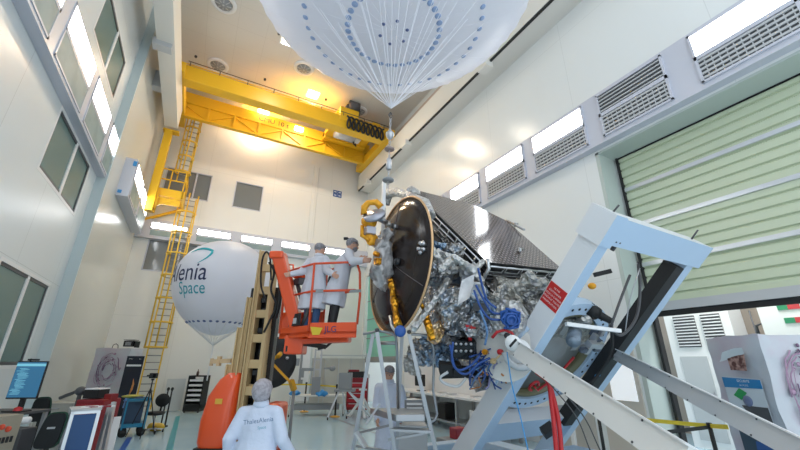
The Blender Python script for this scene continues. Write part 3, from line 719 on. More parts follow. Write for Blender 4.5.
# solar array: folded stack of panels above the body
pa, pb, pc, pd = [OS(x, y, 'l', .9) for x, y in ((412, 189), (487, 262), (563, 270), (507, 221))]
pe = OS(472, 204, 'l', .9)
def array_panel(pts, th, name, m_, m2, n_off=0):
    g = MB(); N = lv; pts = [p+N*n_off for p in pts]
    g.prism(pts, -N*th, 1)
    o = g.build(name, [m_, m2], sp)
    uvl = o.data.uv_layers.new(name='UVMap')
    for lp in o.data.loops:
        co_ = o.data.vertices[lp.vertex_index].co + ORG[sp.name]
        uvl.data[lp.index].uv = ((co_-SO).dot(hv), (co_-SO).dot(nv))
    best = max(o.data.polygons, key=lambda p: p.normal.dot(N)); best.material_index = 0
    return o
arr_m = grid_dots('array_rear', (.085, .062, .055), (.34, .3, .29), 11, .26, .1, 0, .3)
o = array_panel([pa, pb, pc, pd, pe], .03, 'solar_panel', arr_m, black); tag(o, 'topmost panel with dotted grey brown face')
hh = (pc-pb); 
for k in (1, 2, 3):
    off = -.085*k; dd = -nv*.03*k + hv*.02*k
    o = array_panel([p+dd for p in (pa, pb, pc, pd)], .022, 'solar_panel', dgrey, blackg, off)
# black edge structure under the array with silver rods
g = MB(); g.prism([pa-lv*.38-nv*.1, pb-lv*.38+nv*.05, pc-lv*.38+nv*.05, pd-lv*.38-nv*.1], -lv*.12); g.build('array_support_frame', black, sp)
g = MB(); ed = (pa-pb).normalized()
for k in range(2): q = -lv*(.06+.1*k) - hv*.03; g.tube([pb+q+ed*.05, pa+q-ed*.3], .014, 6)
for k in range(9): c = pb+ed*(.25+k*.33); g.tube([c-lv*.04-hv*.035, c-lv*.2-hv*.035], .012, 5)
g.build('edge_rods', alu, sp)
g = MB(); eh = (pc-pb).normalized()
for k in range(5): c = pb+eh*(.1+k*.42)-nv*.03; g.tube([c-lv*.05, c+eh*.36-lv*.05, c+eh*.33-lv*.16, c-eh*.02-lv*.15, c-lv*.05], .012, 5)
g.tube([pb-nv*.05-lv*.05, pc-nv*.05-lv*.05], .014, 5); g.tube([pb-nv*.05-lv*.2, pc-nv*.05-lv*.2], .012, 5); g.build('hinge_rods', alu, sp)
g = MB(); c = pb-hv*.02-lv*.1; g.tube([c+lv*.15, c+nv*-.12+lv*.05, c-nv*.12-lv*.22, c-lv*.3], .03, 8); g.build('release_bracket', alu, sp)
g = MB(); c = OS(479, 258, 'l', .7); g.box(c, (.22, .1, .06), (nv, hv, lv)); g.cyl(c-hv*.1, c-hv*.1-lv*.12, .04, 10); g.build('copper_clamp', mat('copper', (.75, .3, .1), .35, .7), sp)
for (x, y) in ((515, 226), (519, 252)):
    g = MB(); c = OS(x, y, 'l', .92); g.cyl(c-lv*.02, c+lv*.07, .035, 10); g.cyl(c+lv*.07+hv*.06, c+lv*.07-hv*.06, .02, 8); g.build('hold_down_fitting', steel, sp)
g = MB(); g.tube([pd+lv*.01, pd.lerp(pc, .3)+lv*.1+hv*.05], .03, 6); g.build('array_hook', steel, sp)
# tilted end cap of the array near its upper left tip
g = MB(); c = OS(413, 193, 'l', .86); g.lathe(c, hv-lv*.3, [(.02, -.2), (.12, -.15), (.14, .1), (.05, .2)], 14); g.build('tip_cover', mli_w, sp)
# ---- dish
dc = D(397, 263, 6.25); da = V((-1, .04, .05)).normalized(); R_ = 1.16
g = MB(); g.lathe(dc, da, [(0.0, .13), (.3, .121), (.6, .095), (.9, .05), (R_, 0), (R_, -.03), (.9, .01), (.6, .05), (.3, .08), (0, .09)], 72)
DM = bpy.data.materials.new('dish_carbon'); DM.use_nodes = True; nt = DM.node_tree; b = nt.nodes['Principled BSDF']; b.inputs['Base Color'].default_value = (.022, .015, .014, 1); b.inputs['Roughness'].default_value = .2; b.inputs['Metallic'].default_value = .0; b.inputs['Specular IOR Level'].default_value = .3
dish = g.build('dish_reflector', DM, sp)
g = MB(); uu = da.orthogonal().normalized(); ww = da.cross(uu); g.tube([dc+(uu*math.cos(a)+ww*math.sin(a))*(R_+.006) for a in [2*math.pi*i/72 for i in range(72)]], .018, 8, closed=True); g.build('gold_rim', mat('rim_gold', (.72, .45, .24), .35, .6), dish)
g = MB()
for aa in (.25, 2.35, 4.45):
    pts = [dc+(uu*math.cos(aa)+ww*math.sin(aa))*r + da*(.132-.095*r*r) for r in (.2, .5, .8, 1.1)]
    g.tube(pts, .005, 5)
g.build('panel_seam', mat('seam_grey', (.16, .13, .13), .4), dish)
def onD(x, y, off=0):
    d = D(x, y, 1)-CAM; return CAM+d*((dc+da*off-CAM).dot(da)/d.dot(da))
g = MB(); c = onD(424, 248, .03)
for k in range(5): a = k*1.257; g.cyl(c+V((0, .05*math.cos(a), .05*math.sin(a))), c+da*.07+V((0, .09*math.cos(a), .09*math.sin(a))), .03, 8)
g.build('hub_fitting', steel, dish)
g = MB(); c = onD(398, 262, .14); g.lathe(c, da, [(.05, -.04), (.07, 0), (.05, .06), (0, .06)], 14); g.build('feed_fitting', blackg, dish)
# dish interface ring and support arms behind it
g = MB(); g.cyl(dc-da*.2, S(-.6, .1, 2.0), .22, 18, r2=.3); g.build('dish_mount', mli, sp)
# top MLI scarf behind the dish rim
g = MB()
pts = [onD(x, y, -.22) for x, y in ((385, 205), (388, 193), (398, 192), (412, 197), (425, 203), (432, 216))]
g.tube(pts, [.1, .12, .09, .08, .09, .07], 9)
g.build('rim_insulation', mli_w, sp)
# white vertical lifting strut in front of the dish
g = MB(); a = onD(384, 182, .2); b_ = onD(383, 240, .2); g.tube([a, b_], .04, 8); g.build('lifting_strut', white_m, sp)
# bagged instrument package
pk = [onD(x, y, .3) for x, y in ((377, 240), (391, 233), (393, 262), (388, 282), (376, 281), (371, 262))]
c = onD(382, 260, .3)
g = MB(); g.ell(c, (.17, .2, .42), None, 16, 14); g.ell(c+V((0, .1, .28)), (.1, .1, .2)); g.ell(c+V((0, -.12, .3)), (.1, .08, .24)); g.ell(c+V((0, .05, -.3)), (.12, .14, .2))
for i, p in enumerate(g.v): g.v[i] = p+noise.noise_vector(p*6)*.1+noise.noise_vector(p*15)*.05+noise.noise_vector(p*30)*.02
g.build('bagged_instrument', mat('bag_film', (.52, .5, .5), .3, .25, bump=.5, bscale=18, vary=.4, vscale=7), sp)
g = MB(); g.cyl(c+V((-.12, -.1, .05)), c+V((-.2, -.14, .05)), .04, 10); g.box(c+V((-.15, -.15, -.08)), (.1, .08, .1)); g.build('brass_valve', gold, sp)
# gold waveguide strut
g = MB(); a = onD(389, 270, .12); b_ = onD(398, 326, .12); pts = [a.lerp(b_, i/14)+noise.noise_vector(V((i*3.1, 0, 0)))*.015 for i in range(15)]; g.tube(pts, [.055+.012*math.sin(i*5) for i in range(15)], 9); g.build('gold_strut', gold, sp)
g = MB(); c = onD(399, 331, .12); g.lathe(c-da*.02, (CAM-c), [(.085, 0), (.085, .03), (.05, .05), (0, .05)], 20); g.build('blue_cap', blue, sp)
g = MB(); g.tube([onD(390, 316, .1), onD(392, 326, .1), onD(398, 334, .1)], .03, 6); g.build('grey_clip', alu, sp)
# bipod tube from the dish bottom to the body corner
g = MB(); a = D(412, 331, 5.3); b_ = D(449, 279, 5.6); pts = [a.lerp(b_, i/9)+noise.noise_vector(V((i*2.7, 4, 0)))*.012 for i in range(10)]; g.tube(pts, .055, 9); g.build('wrapped_strut', mli_w, sp)
g = MB(); g.tube([D(425, 315, 5.5), D(433, 340, 5.4)], .06, 9); g.tube([D(419, 300, 5.7), D(428, 318, 5.5)], .03, 7); g.build('gold_strut', gold, sp)
g = MB(); c = D(436, 333, 5.5); g.ell(c, (.12, .12, .16)); g.ell(c+V((.1, 0, .12)), (.1, .1, .08))
for i, p in enumerate(g.v): g.v[i] = p+noise.noise_vector(p*9)*.05
g.build('gold_bag', foil('gold_bag_foil', (.85, .7, .5), (.8, .5, .2), (.6, .4, .3), .3), sp)
# crumpled clumps over the left face
clumps = [(446, 262, 5.6, (.2, .16, .14), mli_w), (455, 250, 5.8, (.16, .12, .1), mli), (438, 247, 5.9, (.22, .1, .1), mli_b), (470, 272, 5.5, (.15, .12, .14), mli_w), (452, 305, 5.5, (.3, .25, .32), mli), (440, 352, 5.7, (.22, .18, .36), mli_b), (472, 320, 5.4, (.25, .2, .3), mli), (480, 300, 5.4, (.18, .16, .25), mli_b), (424, 352, 5.9, (.2, .15, .2), mli), (500, 300, 5.35, (.22, .2, .13), tanfoil), (532, 288, 5.3, (.3, .2, .1), tanfoil), (452, 332, 5.5, (.2, .2, .2), mli), (412, 365, 6.0, (.12, .12, .2), mli_w), (540, 312, 5.4, (.25, .2, .14), mli_w)]
for i, (x, y, d, rr, mm) in enumerate(clumps):
    g = MB(); c = D(x, y, d+.12); g.ell(c, rr, AX, 40, 28)
    for k, p in enumerate(g.v): g.v[k] = p+noise.noise_vector(p*4+V((i, 0, 0)))*.12+noise.noise_vector(p*11)*.06+noise.noise_vector(p*24)*.035
    o = g.build('foil_wrap', mm, sp); o.data.polygons.foreach_set('use_smooth', [False]*len(o.data.polygons))
# bracket claws holding the array hinge
g = MB(); a = D(444, 268, 5.45); 
for (x, y, x2, y2, rr) in ((441, 268, 455, 258, .07), (455, 258, 470, 268, .06), (470, 268, 482, 282, .06), (474, 270, 482, 262, .05), (432, 250, 441, 262, .06)): g.capsule(D(x, y, 5.4), D(x2, y2, 5.45), rr, rr*.8, 8)
for k, p in enumerate(g.v): g.v[k] = p+noise.noise_vector(p*14)*.025
g.build('hinge_bracket', mli_w, sp)
# white nozzle-like sheet
g = MB(); c = D(464, 294, 5.2); A_, B_, C_, E_ = D(462, 279, 5.25), D(475, 275, 5.25), D(470, 298, 5.1), D(457, 306, 5.2)
g.grid(A_, B_, C_, E_, 10, 10, .02, 5, bulge=.06); g.build('white_blanket_flap', mat('flap_white', (.72, .7, .7), .5, bump=.3), sp)
g = MB(); c = D(477, 291, 5.3); g.lathe(c, CAM-c, [(.12, -.1), (.13, 0), (.1, .02), (.08, -.04), (0, -.04)], 18); g.build('sensor_aperture', lgrey, sp)
# connector boxes and grey radiator
g = MB(); g.box(D(480, 307, 5.25), (.2, .11, .04), (RX, UY, F)); g.build('dark_label_plate', dgrey, sp)
g = MB(); A = ((RX+UY*-.1).normalized(), UY, F); g.box(D(463, 348, 5.35), (.36, .26, .2), A)
for i in range(4):
    for j in range(2): g.cyl(D(456+i*5, 344+j*7, 5.25), D(456+i*5, 344+j*7, 5.22), .022, 8, 1)
g.build('connector_box', [blackg, steel], sp)
g = MB(); g.box(D(450, 368, 5.45), (.32, .16, .2), A); g.box(D(470, 372, 5.4), (.5, .1, .2), A); g.beam(D(440, 377, 5.5), D(500, 375, 5.3), .06, .05); g.build('lower_frame', black, sp)
g = MB(); c = D(470, 329, 5.3); g.box(c, (.14, .12, .1), A); g.cyl(c-UY*.08, c-UY*.16, .03, 8); g.build('red_cover', red, sp)
# white disc panel with handles beside the pivot
c = D(504, 350, 5.2); nn = (CAM-c).normalized(); nn = (nn-hv*.5).normalized()
g = MB(); g.lathe(c, nn, [(.42, -.05), (.42, 0), (0, .0)], 36, smooth=False); g.build('white_disc_panel', mat('disc_cream', (.68, .66, .62), .5), sp)
g = MB(); c2 = D(508, 318, 5.3); g.lathe(c2, nn, [(.3, -.05), (.26, .08), (.1, .12), (0, .12)], 8, smooth=False); g.build('white_cover', mli_w, sp)
ring = [D(x, y, 5.05) for x, y in ((492, 338), (497, 332), (505, 330), (512, 333), (514, 337))]
g = MB(); g.tube(ring, .02, 8); g.build('red_handle', red, sp)
for (x, y, mm) in ((504, 352, red), (497, 361, tan), (511, 336, dgrey), (489, 352, gold)):
    g = MB(); q = D(x-3, y, 5.1); g.cyl(q, q+nn*.07, .04, 10); g.build('fitting_knob', mm, sp)
g = MB(); g.tube([D(494, 361, 5.04), D(503, 352, 5.04)], .014, 6); g.build('fitting_lever', tan, sp)
# blue connector bundle and cables
g = MB(); c = D(509, 318, 5.05)
for k in range(14):
    a = random.uniform(0, 6.28); rr = random.uniform(.05, .14); g.tube([c+(RX*math.cos(a+t*.7)+UY*math.sin(a+t*.7))*rr*(1+.15*math.sin(t*3+k))-F*.02*k/3 for t in range(7)], .017, 6)
g.lathe(c-F*.08, -F, [(.07, 0), (.07, .04), (.05, .05), (.05, .02), (0, .02)], 16); g.build('blue_connector_bundle', blue, sp)
cab = [mat('cable_blue', (.02, .07, .27), .4), mat('cable_pale_blue', (.12, .24, .45), .4), mat('cable_violet', (.2, .2, .35), .4), mat('cable_white', (.6, .6, .65), .4), mat('cable_orange', (.5, .2, .06), .4)]
rng = random.Random(5)
for k in range(26):
    x, y = rng.uniform(478, 498), rng.uniform(348, 366)
    pts = [D(x, y, 5.3)]
    for j in range(5):
        x += rng.uniform(-7, 7); y += rng.uniform(-1, 9); pts.append(D(min(max(x, 470), 506), min(y, 389), 5.2+rng.uniform(-.1, .15)))
    hose('cable', pts, rng.uniform(.008, .015), cab[k % 5 if k % 3 else 0], sp)
for pts in ([(453, 342), (452, 360), (458, 370), (470, 366), (480, 356)], [(450, 345), (455, 367), (466, 374), (478, 364), (490, 358)], [(480, 310), (487, 330), (485, 345)], [(476, 285), (484, 300), (492, 312), (504, 314)], [(474, 290), (480, 306), (489, 318), (500, 320)], [(478, 268), (482, 285), (487, 300), (496, 308)]):
    hose('cable', [D(x, y, 5.05) for x, y in pts], .017, cab[0] if len(pts) > 3 else cab[1], sp)
hose('cable', [D(448, 372, 5.1), D(440, 378, 5.1), D(446, 384, 5.1), D(458, 386, 5.1), D(466, 378, 5.1)], .02, lgrey, sp)
# parts right of the near leg
g = MB(); 
for k in range(6): c = D(584+rng.uniform(-6, 6), 312+rng.uniform(-7, 7), 5.6+rng.uniform(-.1, .1)); g.ell(c, (.1, .08, .08), AX, 10, 8)
for k, p in enumerate(g.v): g.v[k] = p+noise.noise_vector(p*12)*.05
g.build('foil_wrap', mli_w, sp)
g = MB(); g.cyl(D(592, 311, 5.5), D(611, 321, 5.4), .07, 14, r2=.045); g.cyl(D(588, 308, 5.5), D(597, 314, 5.5), .1, 14); g.build('black_thruster', black, sp)
tag(o := MB().span((9.0, 7.4, 3.4), (9.14, 7.9, 3.5)).build('wall_bracket', offwhite), 'small white wall bracket glimpsed through the trolley frame', 'bracket')
g = MB(); c = D(592, 286, 5.6); g.ell(c, (.06, .06, .05)); g.build('orange_cap', orangefoil, sp)
g = MB(); g.beam(D(594, 275, 6.2), D(611, 271, 6.2), .05, .07); g.build('black_camera', black, sp)
# small yellow covered instrument left of the dish
g = MB(); c = D(377, 205, 6.2)
pts = [D(x, y, 6.2) for x, y in ((364, 214), (363, 208), (368, 203), (376, 202), (381, 207))]
g.tube(pts, .055, 8); g.ell(D(370, 222, 6.2), (.14, .12, .1)); g.ell(D(371, 238, 6.2), (.12, .08, .14)); g.tube([D(363, 226, 6.2), D(362, 235, 6.15), D(369, 241, 6.1)], .03, 7)
for k, p in enumerate(g.v): g.v[k] = p+noise.noise_vector(p*10)*.03
g.build('yellow_cover', orangefoil, sp)
g = MB(); g.lathe(D(374, 214, 6.15), (-.5, -.5, .6), [(.19, -.05), (.19, 0), (0, .02)], 24); g.box(D(370, 231, 6.15), (.16, .14, .12)); g.build('silver_instrument', mat('inst_silver', (.42, .42, .47), .3, .5), sp)
g = MB(); g.cyl(D(372, 243, 6.3), dc-da*.1, .05, 8); g.cyl(D(374, 216, 6.3), dc-da*.1+V((0, 0, .6)), .05, 8); g.build('instrument_arm', mli, sp)
# ---------------------------------------------------------------- suspension chain and balloons
cx, cy = 2.6, 5.08
ch = empty('lifting_chain', V((2.52, 5.08, 4.85)), 'thin steel suspension line with load cells hanging from the overhead balloon to the dish', 'chain')
def cz(y): return P(392, y, 1, 5.08).z
def cxz(z): return 2.53+(z-4.87)*.021
g = MB(); z = cz(190)
while z < cz(119):
    x = cxz(z); k = int(z/.06) % 2
    ov = [V((x+(.018*math.cos(a) if k else 0), cy+(0 if k else .018*math.cos(a)), z+.035*math.sin(a))) for a in [j*math.pi/4 for j in range(8)]]
    g.tube(ov, .006, 5, closed=True); z += .058
g.build('link_chain', steel, ch)
def item(y, prof, name, mm, n=16):
    g = MB(); z = cz(y); g.lathe((cxz(z), cy, z), ZZ, prof, n); return g.build(name, mm, ch)
item(135, [(0, -.12), (.05, -.08), (.08, -.01), (.08, .02), (.04, .07), (0, .12)], 'swivel', steel)
item(150, [(0, -.04), (.05, -.03), (.09, -.01), (.09, .01), (.05, .04), (0, .05)], 'flange', mat('flange_brown', (.35, .27, .25), .4, .5))
item(165, [(.03, -.12), (.05, -.1), (.05, .08), (.03, .12)], 'load_cell', steel)
item(181, [(.02, -.03), (.1, -.015), (.1, .01), (.02, .03)], 'spreader_plate', grey)
g = MB(); z = cz(115); g.tube([V((cxz(z), cy, z+.04)), V((cxz(z)+.04, cy, z-.02)), V((cxz(z), cy, z-.08)), V((cxz(z)-.04, cy, z-.02)), V((cxz(z), cy, z+.05))], .012, 6); g.build('shackle', dgrey, ch)
film = bpy.data.materials.new('balloon_film'); film.use_nodes = True; nt = film.node_tree; b = nt.nodes['Principled BSDF']
b.inputs['Base Color'].default_value = (.82, .82, .88, 1); b.inputs['Roughness'].default_value = .35
trn = nt.nodes.new('ShaderNodeBsdfTranslucent'); trn.inputs['Color'].default_value = (.9, .9, .95, 1); mxs = nt.nodes.new('ShaderNodeMixShader'); mxs.inputs[0].default_value = .3; nt.links.new(b.outputs[0], mxs.inputs[1]); nt.links.new(trn.outputs[0], mxs.inputs[2]); nt.links.new(mxs.outputs[0], nt.nodes['Material Output'].inputs['Surface'])
dotm = mat('film_dot', (.3, .4, .62), .6); dotd = mat('film_dot_dark', (.12, .16, .32), .6)
def spheroid(c, a, cc, n=96, k=48, lo=-1, wr=.012, gore=48, tip=0):
    g = MB(); vs = []
    for i in range(k+1):
        t = math.pi*i/k
        for j in range(n):
            p = 2*math.pi*j/n; w = wr*abs(math.sin(gore*p/2))*math.sin(t)
            z = -cc*math.cos(t)
            r = (a-w*2)*math.sin(t)+1e-5
            vs.append(V(c)+V((r*math.cos(p), r*math.sin(p), z)))
    fs = [(i*n+j, i*n+(j+1) % n, (i+1)*n+(j+1) % n, (i+1)*n+j) for i in range(k) for j in range(n)]
    g.add(vs, fs, 0, True); return g
ba, bc_ = 3.06, 1.38; bz = 8.5+bc_; bc = V((cx, cy, bz))
bl_ = empty('overhead_balloon', V((cx, cy, 8.5)), 'huge flattened white balloon with two rings of blue dots filling the top of the view', 'balloon')
g = spheroid(bc, ba, bc_, 144, 56); env = g.build('envelope', film, bl_)
def dots(c, a, cc, r, nn, rd, mm, name, par, ph=0, off=.012):
    g = MB(); t = math.asin(r/a)
    for k in range(nn):
        p = 2*math.pi*k/nn+ph; pos = V(c)+V((a*math.sin(t)*math.cos(p), a*math.sin(t)*math.sin(p), -cc*math.cos(t)))
        N = V((math.sin(t)*math.cos(p)/a, math.sin(t)*math.sin(p)/a, -math.cos(t)/cc)).normalized()
        g.lathe(pos+N*off*.3, N, [(rd, 0), (rd*.8, off), (0, off)], 10)
    return g.build(name, mm, par)
dots(bc, ba, bc_, .95, 36, .066, dotm, 'dot_ring', env); dots(bc, ba, bc_, 1.83, 44, .06, dotm, 'dot_ring', env)
dots(bc, ba, bc_, .29, 6, .04, dotd, 'dot_ring', env, .3)
g = MB(); hk = V((cxz(cz(110)), cy, cz(109)))
for k in range(48):
    p = 2*math.pi*k/48+.03; t = math.asin(min(.98, (1.15+.75*((k*7) % 3)/2)/ba)); q = bc+V((ba*math.sin(t)*math.cos(p), ba*math.sin(t)*math.sin(p), -bc_*math.cos(t)))
    g.tube([hk, q], .0045, 4, caps=False)
for k in range(24):
    p = 2*math.pi*k/24; pts = []
    for i in range(12):
        t = .03+i*.12; pts.append(bc+V((ba*math.sin(t)*math.cos(p), ba*math.sin(t)*math.sin(p), -bc_*math.cos(t)))*1+V((0, 0, -.012)))
    g.tube(pts, .003, 4, caps=False)
g.build('cords', mat('cord_white', (.85, .85, .9), .5), bl_)
g = MB(); g.lathe(hk, ZZ, [(0.0, 0), (.03, .03), (.01, .1)], 10); g.build('cord_knot', white_m, bl_)
# lettered balloon behind the lift
c0 = D(224, 283, 12.0); 
t_ = empty('lettered_balloon', c0-V((0, 0, 2.2)), 'round white balloon with dark and turquoise lettering floating behind the lift mast', 'balloon')
prof = []; Rb = 1.47
for i in range(25):
    t = i/24; a = math.pi*(1-t)        # bottom to top
    z = -math.cos(math.pi*t)*1.38; r = Rb*math.sin(math.pi*t)
    if t < .5: z *= 1.2; r = Rb*(math.sin(math.pi*t)**1.15)
    prof.append((max(r, 1e-4), z))
g = MB(); g.lathe(c0, ZZ, prof, 72); env2 = g.build('envelope', film, t_)
def onB(u, v, off=.015):     # u: azimuth from camera-facing (rad), v: height
    best = 0
    for i in range(len(prof)-1):
        if prof[i][1] <= v <= prof[i+1][1]:
            f = (v-prof[i][1])/(prof[i+1][1]-prof[i][1]); best = prof[i][0]*(1-f)+prof[i+1][0]*f
    dv = CAM-c0; az = math.atan2(dv.y, dv.x)+u
    return c0+V(((best+off)*math.cos(az), (best+off)*math.sin(az), v))
def wrap_text(txt, u0_, v0_, size, m_, name):
    cu = bpy.data.curves.new('l', 'FONT'); cu.body = txt; cu.size = size; cu.align_x = 'RIGHT'; cu.resolution_u = 4
    ob = bpy.data.objects.new('l', cu); COL.objects.link(ob); dg = bpy.context.evaluated_depsgraph_get(); me = bpy.data.meshes.new_from_object(ob.evaluated_get(dg))
    bm = bmesh.new(); bm.from_mesh(me); bmesh.ops.triangulate(bm, faces=bm.faces); bmesh.ops.subdivide_edges(bm, edges=[e for e in bm.edges if e.calc_length() > .06], cuts=2)
    bmesh.ops.triangulate(bm, faces=bm.faces); bm.verts.ensure_lookup_table()
    g = MB(); g.add([onB(u0_+v.co.x*.8/Rb, v0_+v.co.y) for v in bm.verts], [[v.index for v in f.verts] for f in bm.faces]); bm.free()
    bpy.data.objects.remove(ob); return g.build(name, m_, env2)
wrap_text('Thales Alenia', -.33, -.2, .76, mat('letter_navy', (.015, .025, .09), .5), 'lettering')
wrap_text('Space', -.33, -.58, .5, mat('letter_teal', (.02, .33, .4), .5), 'lettering')
g = MB(); pts = [onB(-1.0+.62*t, .72+.1*math.sin(3.0*t), .012) for t in [i/8 for i in range(9)]]+[onB(-.36-.25*t*t, .7-.42*t, .012) for t in [.15, .35, .55, .75, .95]]
g.tube(pts, [.006+.035*math.sin(math.pi*i/13) for i in range(14)], 6); g.build('swoosh', mat('swoosh_teal', (.02, .42, .48), .5), env2)
g = MB()
for k in range(30):
    p = k*2*math.pi/30; q = onB(p, -1.3, .005); N = (q-c0).normalized(); g.lathe(q, N, [(.05, 0), (.04, .012), (0, .012)], 8)
g.build('dot_ring', dotd, env2)
tip = c0+V((0, 0, -1.95)); g = MB()
for k in range(20): g.tube([tip, onB(k*math.pi/10, -1.3, .0)], .008, 4, caps=False)
g.tube([tip, tip+V((0, 0, -1.0))], .02, 5); g.build('cords', white_m, t_)
# ================================================================== PEOPLE
def hand(g, w, dr, thumb_side, s=1, curl=.35, palm_n=None):
    """palm and five fingers from wrist w along dr; thumb leaves the thumb_side near the palm base"""
    dr = V(dr).normalized(); ts = V(thumb_side); ts = (ts-dr*ts.dot(dr)).normalized(); pn = ts.cross(dr)
    if palm_n is not None and pn.dot(V(palm_n)) < 0: pn = -pn
    pc = w+dr*.05*s
    g.box(pc+dr*.005*s, (.095*s, .08*s, .03*s), (dr, ts, pn)); g.capsule(w, pc, .027*s, .03*s, 10)
    for k, (L, off) in enumerate(((.072, .032), (.08, .011), (.075, -.011), (.058, -.031))):
        p = w+dr*.09*s+ts*off*s; d1 = (dr+ts*off*1.5).normalized()
        a = p; ang = curl*(.7+.12*k)
        for j, l in enumerate((.45, .32, .23)):
            d2 = (d1*math.cos(ang*(j+.6))+pn*math.sin(ang*(j+.6))).normalized()
            b_ = a+d2*L*l*s; g.capsule(a, b_, (.0105-.001*j)*s, (.0098-.001*j)*s, 8); a = b_
    a = w+dr*.03*s+ts*.03*s; b_ = a+(dr*.6+ts*.8+pn*.3).normalized()*.035*s; c = b_+(dr*.85+ts*.35+pn*.4).normalized()*.032*s
    g.capsule(a, b_, .014*s, .012*s, 8); g.capsule(b_, c, .012*s, .009*s, 8)
def person(name, J, look, label, coat, cap_mat, trousers, shoe=black, s=1.0, hood_text=None, mask=False, glove=None, curl=.4, hem_w=(.23, .19), cap=True, vox=.014, hem_z=None, puff=1.0):
    """J: joints in world coordinates"""
    base = J['ground']; r = empty(name, base, label, 'person')
    look = V(look).normalized(); sd = look.cross(ZZ).normalized(); hu = sd.cross(look)
    H = J['head']; pel = J['pelvis']; chst = J['chest']; nk = J['neck']
    g = MB()
    # skull, jaw, nose, ears, neck
    A = (sd, look, hu)
    g.ell(H, (.076*s, .095*s, .112*s), A, 20, 14); g.ell(H+look*.03*s-hu*.06*s, (.052*s, .06*s, .055*s), A, 14, 10)
    g.capsule(H+look*.092*s+hu*.012*s, H+look*.112*s-hu*.022*s, .008*s, .014*s, 8)
    for q in (-1, 1): g.ell(H+sd*q*.078*s-hu*.008*s-look*.005*s, (.012*s, .022*s, .032*s), A, 10, 8); g.ell(H+look*.083*s+sd*q*.03*s+hu*.024*s, (.02*s, .014*s, .01*s), A, 8, 6)
    g.ell(H+look*.088*s-hu*.05*s, (.024*s, .012*s, .009*s), A, 10, 6)
    g.capsule(nk, H-hu*.06*s-look*.02*s, .06*s, .055*s)
    up = (chst-pel).normalized(); shl = (J['shR']-J['shL']).normalized(); fw = up.cross(shl) * -1
    g.capsule(pel, chst, .1*s, .1*s); g.capsule(chst, nk, .1*s, .06*s)
    for q in 'LR':
        g.capsule(J['sh'+q], J['el'+q], .052*s, .042*s); g.capsule(J['el'+q], J['wr'+q], .04*s, .028*s)
        g.capsule(J['hip'+q], J['kn'+q], .085*s, .058*s); g.capsule(J['kn'+q], J['an'+q], .055*s, .038*s)
        g.capsule(J['an'+q]-V((0, 0, .02)), J['toe'+q], .04*s, .032*s)
        dr = J.get('hd'+q, J['wr'+q]-J['el'+q]); hand(g, J['wr'+q], dr, J.get('th'+q, ZZ), s*1.05, curl)
    body = remesh(g.build('body', skin_m, r), .0085, 2, .5)
    # eyes
    g = MB()
    for q in (-1, 1): g.ell(H+look*.088*s+sd*q*.03*s+hu*.014*s, (.011*s, .008*s, .008*s), A, 10, 8)
    g.build('eyes', dgrey, r)
    # trousers and shoes
    g = MB(); g.capsule(pel-up*.02, pel+up*.1, .15*s, .14*s)
    for q in 'LR': g.capsule(J['hip'+q], J['kn'+q], .1*s, .078*s); g.capsule(J['kn'+q], J['an'+q]+V((0, 0, .02)), .075*s, .062*s)
    for k, p in enumerate(g.v): g.v[k] = p+noise.noise_vector(p*9)*.012
    remesh(g.build('trousers', trousers, r), vox, 3, .5)
    for q in 'LR':
        g = MB(); g.capsule(J['an'+q]-V((0, 0, .03)), J['toe'+q], .052*s, .042*s); remesh(g.build('shoe', shoe, r), .012, 2)
    # coat
    g = MB(); hem = J['hem']; ax = (chst-hem).normalized(); L = (chst-hem).length
    sx = (J['shR']-J['shL']); sx = (sx-ax*sx.dot(ax)).normalized(); sy = ax.cross(sx)
    hw, hd = hem_w
    prof = [(0, hw, hd), (.25, hw*.98, hd*.97), (.55, hw*.9, hd*.86), (.8, .2*s, .145*s), (1.0, .2*s, .14*s)]
    n = 40; vs = []; top = chst
    for t, a, b_ in prof:
        c = hem+ax*L*t
        for j in range(n):
            an = 2*math.pi*j/n; fold = 1+.05*(1-t)*math.sin(an*7+t*2)
            vs.append(c+sx*a*math.cos(an)*fold+sy*b_*math.sin(an)*fold)
    tdir = (nk-chst).normalized()
    for t, a, b_ in ((.45, .19*s, .12*s), (.8, .15*s, .1*s), (1.08, .075*s, .075*s)):
        c = chst+(nk-chst)*t
        for j in range(n):
            an = 2*math.pi*j/n; vs.append(c+sx*a*math.cos(an)+sy*b_*math.sin(an))
    K = len(vs)//n; fs = [(i*n+j, i*n+(j+1) % n, (i+1)*n+(j+1) % n, (i+1)*n+j) for i in range(K-1) for j in range(n)]
    fs.append(list(range(n))[::-1]); fs.append([(K-1)*n+j for j in range(n)])
    g.add(vs, fs, 0, True)
    for q in 'LR':
        a, b_, c = J['sh'+q], J['el'+q], J['wr'+q]
        g.capsule(chst+(nk-chst)*.55, a, .1*s, .085*s); g.capsule(a, b_, .085*s, .072*s); g.capsule(b_, c-(c-b_).normalized()*.01, .07*s, .055*s)
    for k, p in enumerate(g.v): g.v[k] = p+noise.noise_vector(p*6)*.02+noise.noise_vector(p*17)*.007
    ct = remesh(g.build('lab_coat', coat, r), vox, 3, .5)
    # cut off the underside so legs show a hem, done by the closed bottom ring
    g = MB()
    g.lathe(nk+(H-nk)*.1, (H-nk), [(.085*s, -.03), (.092*s, 0), (.078*s, .05), (.07*s, .05)], 18); remesh(g.build('collar', coat, ct), .012, 1) if False else g.build('collar', coat, ct)
